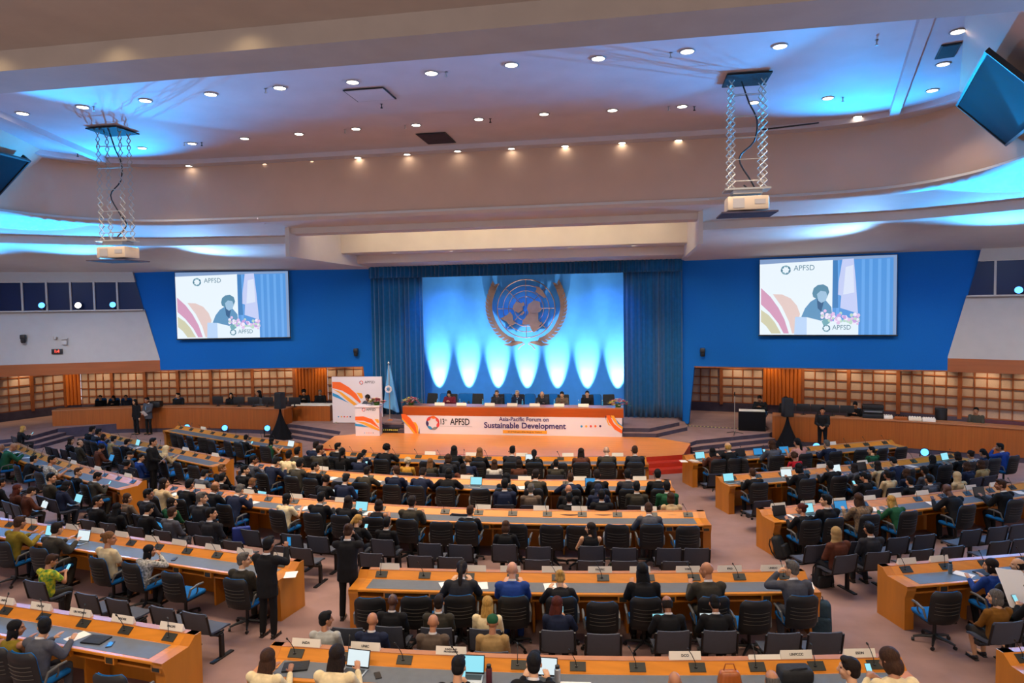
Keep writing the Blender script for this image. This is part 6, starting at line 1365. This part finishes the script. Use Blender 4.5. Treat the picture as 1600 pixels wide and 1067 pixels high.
def exec_chair(x, y, z, rz, label, grp, m='chair_shell'):
    t = thing('panel_chair', label, 'chair', (x, y, z), rz, grp); g = MB(); g.rbox((0, .02, .46), (.52, .5, .1), .045, 3); g.build('seat', M['bag'], t); g = MB(); g.rbox((0, -.26, .82), (.54, .1, .62), .045, 3, rot=(.12, 0, 0), taper=.9); g.build('backrest', M['bottle_grey'] if m == 'port' else M['bag'], t)
    for sx in (-1, 1): g = MB(); g.tube([(sx * .28, -.2, .55), (sx * .29, -.1, .66), (sx * .29, .15, .66), (sx * .27, .16, .48)], .02, 6); g.build('armrest', M['black'], t)
    g = MB(); g.tube([(0, 0, .04), (0, 0, .42)], .03, 8); g.lathe([(.3, .0), (.3, .03), (.05, .07), (.001, .07)], 16); g.build('base', M['black'], t)
panel = [(701.7, 'bo', 'b', 'ja', 'mr', 'ph', 'deep maroon jacket'), (775.6, 'sh', 'g', 'su', 'ch', 'la', 'dark suit'), (806.7, 'sh', 'w', 'su', 'nv', 'wr', 'navy suit and blue tie'), (846.8, 'ba', 'w', 'su', 'ch', 'ty', 'charcoal suit'), (878, 'sh', 'b', 'su', 'tp', 'ty', 'taupe suit and red tie'), (917.5, 'bu', 'b', 'ja', 'bk', 'si', 'black jacket')]
for i, (px, hs, hc, gk, gc, po, wd) in enumerate(panel):
    hd = skeleton(po)['hm'].to_translation(); x = aty(px, 618, 28.5 - hd.y).x
    person(x, 28.5, .75, PI, (hs, hc), (gk, gc), {'la': 'si', 'wr': 'si'}.get(po, po), 'person in %s seated at the head table, %s from the flag' % (wd, ordw(i)), 1., '#c0906c', front=True, tie={2: '#7fa0b8', 3: '#22252c', 4: '#6a2a26', 1: '#3a3a40'}.get(i), group='head table panel')
    exec_chair(x, 28.55, .75, PI, 'high-backed grey chair under the panel member, %s from the flag' % ordw(i), 'head table chairs')
for i, (px, wd) in enumerate(((672.5, 'grey chair behind the head table nearest the flag, empty'), (745.6, 'grey chair behind the head table between two panel members, empty'), (953, 'grey chair behind the head table beside the far flowers, empty'))):
    x = aty(px, 628, 28.8).x; exec_chair(x, 28.7, .75, PI + .2 * (i - 1), 'high-backed ' + wd, 'head table chairs')
for i, px in enumerate((692, 721, 733, 790, 826, 862, 930)):
    x = aty(px, 632, 29.6).x; put_chair('simple', x, 29.75, PI, 'low blue office chair at the foot of the backdrop, %s from the flag' % ordw(i), 'blue chairs behind the panel').location.z = .75
STAFF = [(155, 628, 29.35, 'sh-b', 'su-bk', 'si'), (174, 628, 29.4, 'bo-d', 'ja-bk', 'phR'), (195, 626, 29.5, 'sh-b', 'su-ch', 'si'), (277, 618, 29.75, 'sh-b', 'su-bk', 'siR'), (359.5, 618, 29.7, 'lo-b', 'ja-bk', 'si'), (403, 614.6, 29.7, 'lo-b', 'ja-gy', 'siR'), (472.6, 613, 30.9, 'cu-b', 'sh-bk', 'ph'), (499, 613, 30.9, 'sh-g', 'su-bk', 'si'),
         (1189, 623, 29.7, 'sh-b', 'sh-bk', 'ph'), (1229, 624.7, 29.2, 'sh-d', 'sh-bk', 'si'), (1339.5, 633, 28.3, 'sh-b', 'sh-bk', 'ph'), (1527.5, 642, 27.0, 'sh-b', 'sh-ol', 'si')]
SW = ['behind podium-side counter, closest to red clock', 'behind podium-side counter, hand raised, second from red clock', 'behind podium-side counter, third from red clock', 'beside the black printer', 'between the black monitors, long hair', 'between monitors near draped loudspeaker', 'at the wooden side table, next to monitors', 'at the outer end of the wooden side table', 'at the black draped table', 'behind the draped loudspeaker on mic-stand side', 'behind the black equipment rack', 'on the burgundy bench']
for (px, py, y, h, g, po), w in zip(STAFF, SW):
    hd = skeleton(po)['hm'].to_translation(); q = aty(px, py, y + hd.y * -1); rz = math.atan2(q.x, -q.y + 8) if False else PI + math.atan2(-(q.x + 4), q.y - 8) * .8
    zb = .45; sc = min(1.08, max(.88, (q.z - zb) / hd.z)); person(q.x, y, zb, rz, (h[:2], h[3:]), (g[:2], g[3:]), po, 'person in %s %s seated %s' % (GC[g[3:]][0], GN[g[:2]], w), sc, group='staff at the side counters', front=True)
    if 'burgundy' not in w: put_chair('simple', q.x, y, rz, 'office chair under the person seated ' + w, 'staff chairs').location.z = zb
# ------------------------------------------------------------------ lamps
def lamp(kind, loc, energy, col=(1, 1, 1), tgt=None, size=.1, angle=60, blend=.6, name='lamp', sy=None):
    l = bpy.data.lights.new(name, kind); l.energy = energy; l.color = col
    o = bpy.data.objects.new(name, l); COL.objects.link(o); o.location = loc
    if kind == 'SPOT': l.spot_size = R(angle); l.spot_blend = blend; l.shadow_soft_size = size
    if kind == 'AREA':
        l.size = size
        if sy: l.shape = 'RECTANGLE'; l.size_y = sy
    if kind == 'POINT': l.shadow_soft_size = size
    if tgt is not None: o.rotation_euler = (Vector(tgt) - Vector(loc)).to_track_quat('-Z', 'Y').to_euler()
    return o
WARM = (1., .80, .58); BLUE = (.03, .30, 1.); CYAN = (.02, .36, 1.)
for i, p in enumerate(DL):
    if 23 <= i < 36: continue
    e = 500 if i < 23 else 120
    lamp('SPOT', (p.x, p.y, p.z - .06), e, WARM, (p.x, p.y - (2.5 if i >= 23 and i < 36 else 0), 0), .12, 112, .7, 'downlight_lamp')
for y in (1.5, 4.6):
    for i in range(9): lamp('SPOT', (AX - 9 + i * 2.4 + 3, y, 8.8), 380, WARM, (AX - 9 + i * 2.4 + 3, y, 0), .12, 120, .8, 'downlight_lamp')
for px, py in ((-10, 112), (180, 92), (385, 68)):      # low ceiling lamps washing the face of the gallery beam
    x = aty(px, py, 7.3).x; lamp('SPOT', (x, 7.05, 8.83), 9, (1, .78, .45), (x, 7.34, 8.2), .08, 130, 1., 'beam_wash')
for i, px in enumerate((683, 730, 776, 822, 870, 917, 965)):
    x = aty(px, 620, 30.6).x; lamp('SPOT', (x, 30.52, .95), 8200, (1., .94, .92), (x, 31.0, 3.1), .03, 32, .9, 'uplight_lamp')
for x in (-8.5, -4.8, -1.1): lamp('SPOT', (x, 27.3, 7.42), 700, (.03, .32, 1.), (x, 31, 4.0), .2, 66, .8, 'stage_blue_wash')
for x in (-10.5, .9): lamp('SPOT', (x, 25.5, 7.7), 160, (.3, .6, 1.), (x, 30, 4.6), .2, 70, .8, 'curtain_wash')
for x in (-9.5, -4.8, 0): lamp('SPOT', (x, 20.9, 8.3), 2100, (1., .80, .60), (x, 27.6, 1.6), .15, 58, .8, 'stage_warm_wash')
lamp('SPOT', (-9.2, 21.0, 8.3), 380, (1., .86, .72), (-11.5, 27.5, 1.6), .1, 34, .6, 'podium_spot')
for i in range(6): x = -10.2 + i * 2.2; lamp('SPOT', (x, 25.4, 9.15), 22, (1, .78, .48), (x, 26.6, 8.2), .05, 130, 1., 'coffer_wash')
lamp('AREA', (AX, 23.2, 9.2), 190, (1, .78, .5), (AX, 26.6, 8.4), 12, name='coffer_trough', sy=.15)
for s in (0, 1):                                         # added unseen blue floods in mid-air, standing in for booth light on ceiling and soffit
    f = (lambda p: p) if not s else mir
    lamp('SPOT', f((5.9, 19.8, 8.42)), 1700, (.0, .36, 1.), f((4.9, 14.5, 10.5)), .05, 118, .7, 'added_lip_fill')  # added blue fill under the lip, no fixture there, tints the ceiling
    lamp('SPOT', f((10.6, 21.0, 7.35)), 13000, (.0, .36, 1.), f((6.3, 13.6, 10.5)), .05, 88, .8, 'added_blue_flood')
    lamp('SPOT', f((11.8, 24.5, 6.4)), 2800, (.05, .40, 1.), f((9.5, 19, 8.6)), .1, 120, .8, 'added_blue_flood')
    lamp('SPOT', f((16.0, 22.5, 6.4)), 3400, CYAN, f((13, 17, 8.6)), .1, 130, .8, 'added_blue_flood')
    lamp('SPOT', f((8.0, 25.5, 6.6)), 1200, (.2, .5, 1.), f((4, 23, 8.6)), .1, 120, .8, 'added_blue_flood')
    for x, y, tx, ty in ((6.5, 22.5, 8.5, 28.5), (10.5, 21.5, 12.5, 27), (3.0, 23.5, 4.5, 29.5), (13.5, 19.5, 16, 25)):  # added unseen fill, warm on the counters, neutral on the booth walls
        lamp('SPOT', f((x, y, 7.9)), 900, (1., .82, .64), f((tx, ty, .8)), .15, 80, .9, 'added_soffit_fill')
        lamp('SPOT', f((x, y, 7.2)), 190, (.75, .80, 1.), f((tx, ty, 5.6)), .3, 90, 1., 'added_soffit_fill')
for pl in ([(3.2, 33.6), (6.1, 33.0), (8, 32.4), (11.2, 30.9), (15, 28.6)], [(-12.4, 33.8), (-15.7, 33.0), (-21.5, 31.6), (-27.8, 30.6), (-29.2, 29.0), (-30.0, 27.4)]):
    s = smooth_pl(pl, 12); acc = 0
    for a, b in zip(s, s[1:]):
        acc += (Vector(b) - Vector(a)).length
        if acc > 1.45: acc = 0; lamp('SPOT', (b[0], b[1] - .25, 3.12), 85, (1, .76, .50), (b[0], b[1] + .35, 1.3), .04, 120, .9, 'wall_wash')
for i, (px, py) in enumerate(((292, 667), (351, 668), (417.5, 668.5), (1445, 706))):
    p = at(px, py, .40); d = (Vector((-p.x * .5, -p.y, 0))).normalized(); lamp('SPOT', (p.x + d.x * .2, p.y + d.y * .2, .42), 60, (.25, .5, 1.), Vector((p.x, p.y, 0)) + d * 4 + Vector((0, 0, 1.2)), .05, 100, .7, 'floor_wash')
w = bpy.data.worlds.new('hall_air'); SC.world = w; w.use_nodes = True
w.node_tree.nodes['Background'].inputs['Color'].default_value = (.60, .52, .54, 1); w.node_tree.nodes['Background'].inputs['Strength'].default_value = 1.5
for x in (-9, -3, 3): lamp('POINT', (x, -1.0, 6.6), 90, (1, .86, .72), None, .4, name='added_gallery_fill')  # added unseen fill that brightens the gallery ceiling and beam
SC.view_settings.view_transform = 'Standard'; SC.view_settings.look = 'None'; SC.view_settings.exposure = 0; SC.view_settings.gamma = 1; SC.view_settings.use_curve_mapping = False
SC.cycles.use_denoising = True; SC.cycles.max_bounces = 5; SC.cycles.diffuse_bounces = 3; SC.cycles.glossy_bounces = 2; SC.cycles.sample_clamp_indirect = 6; SC.cycles.caustics_reflective = False; SC.cycles.caustics_refractive = False
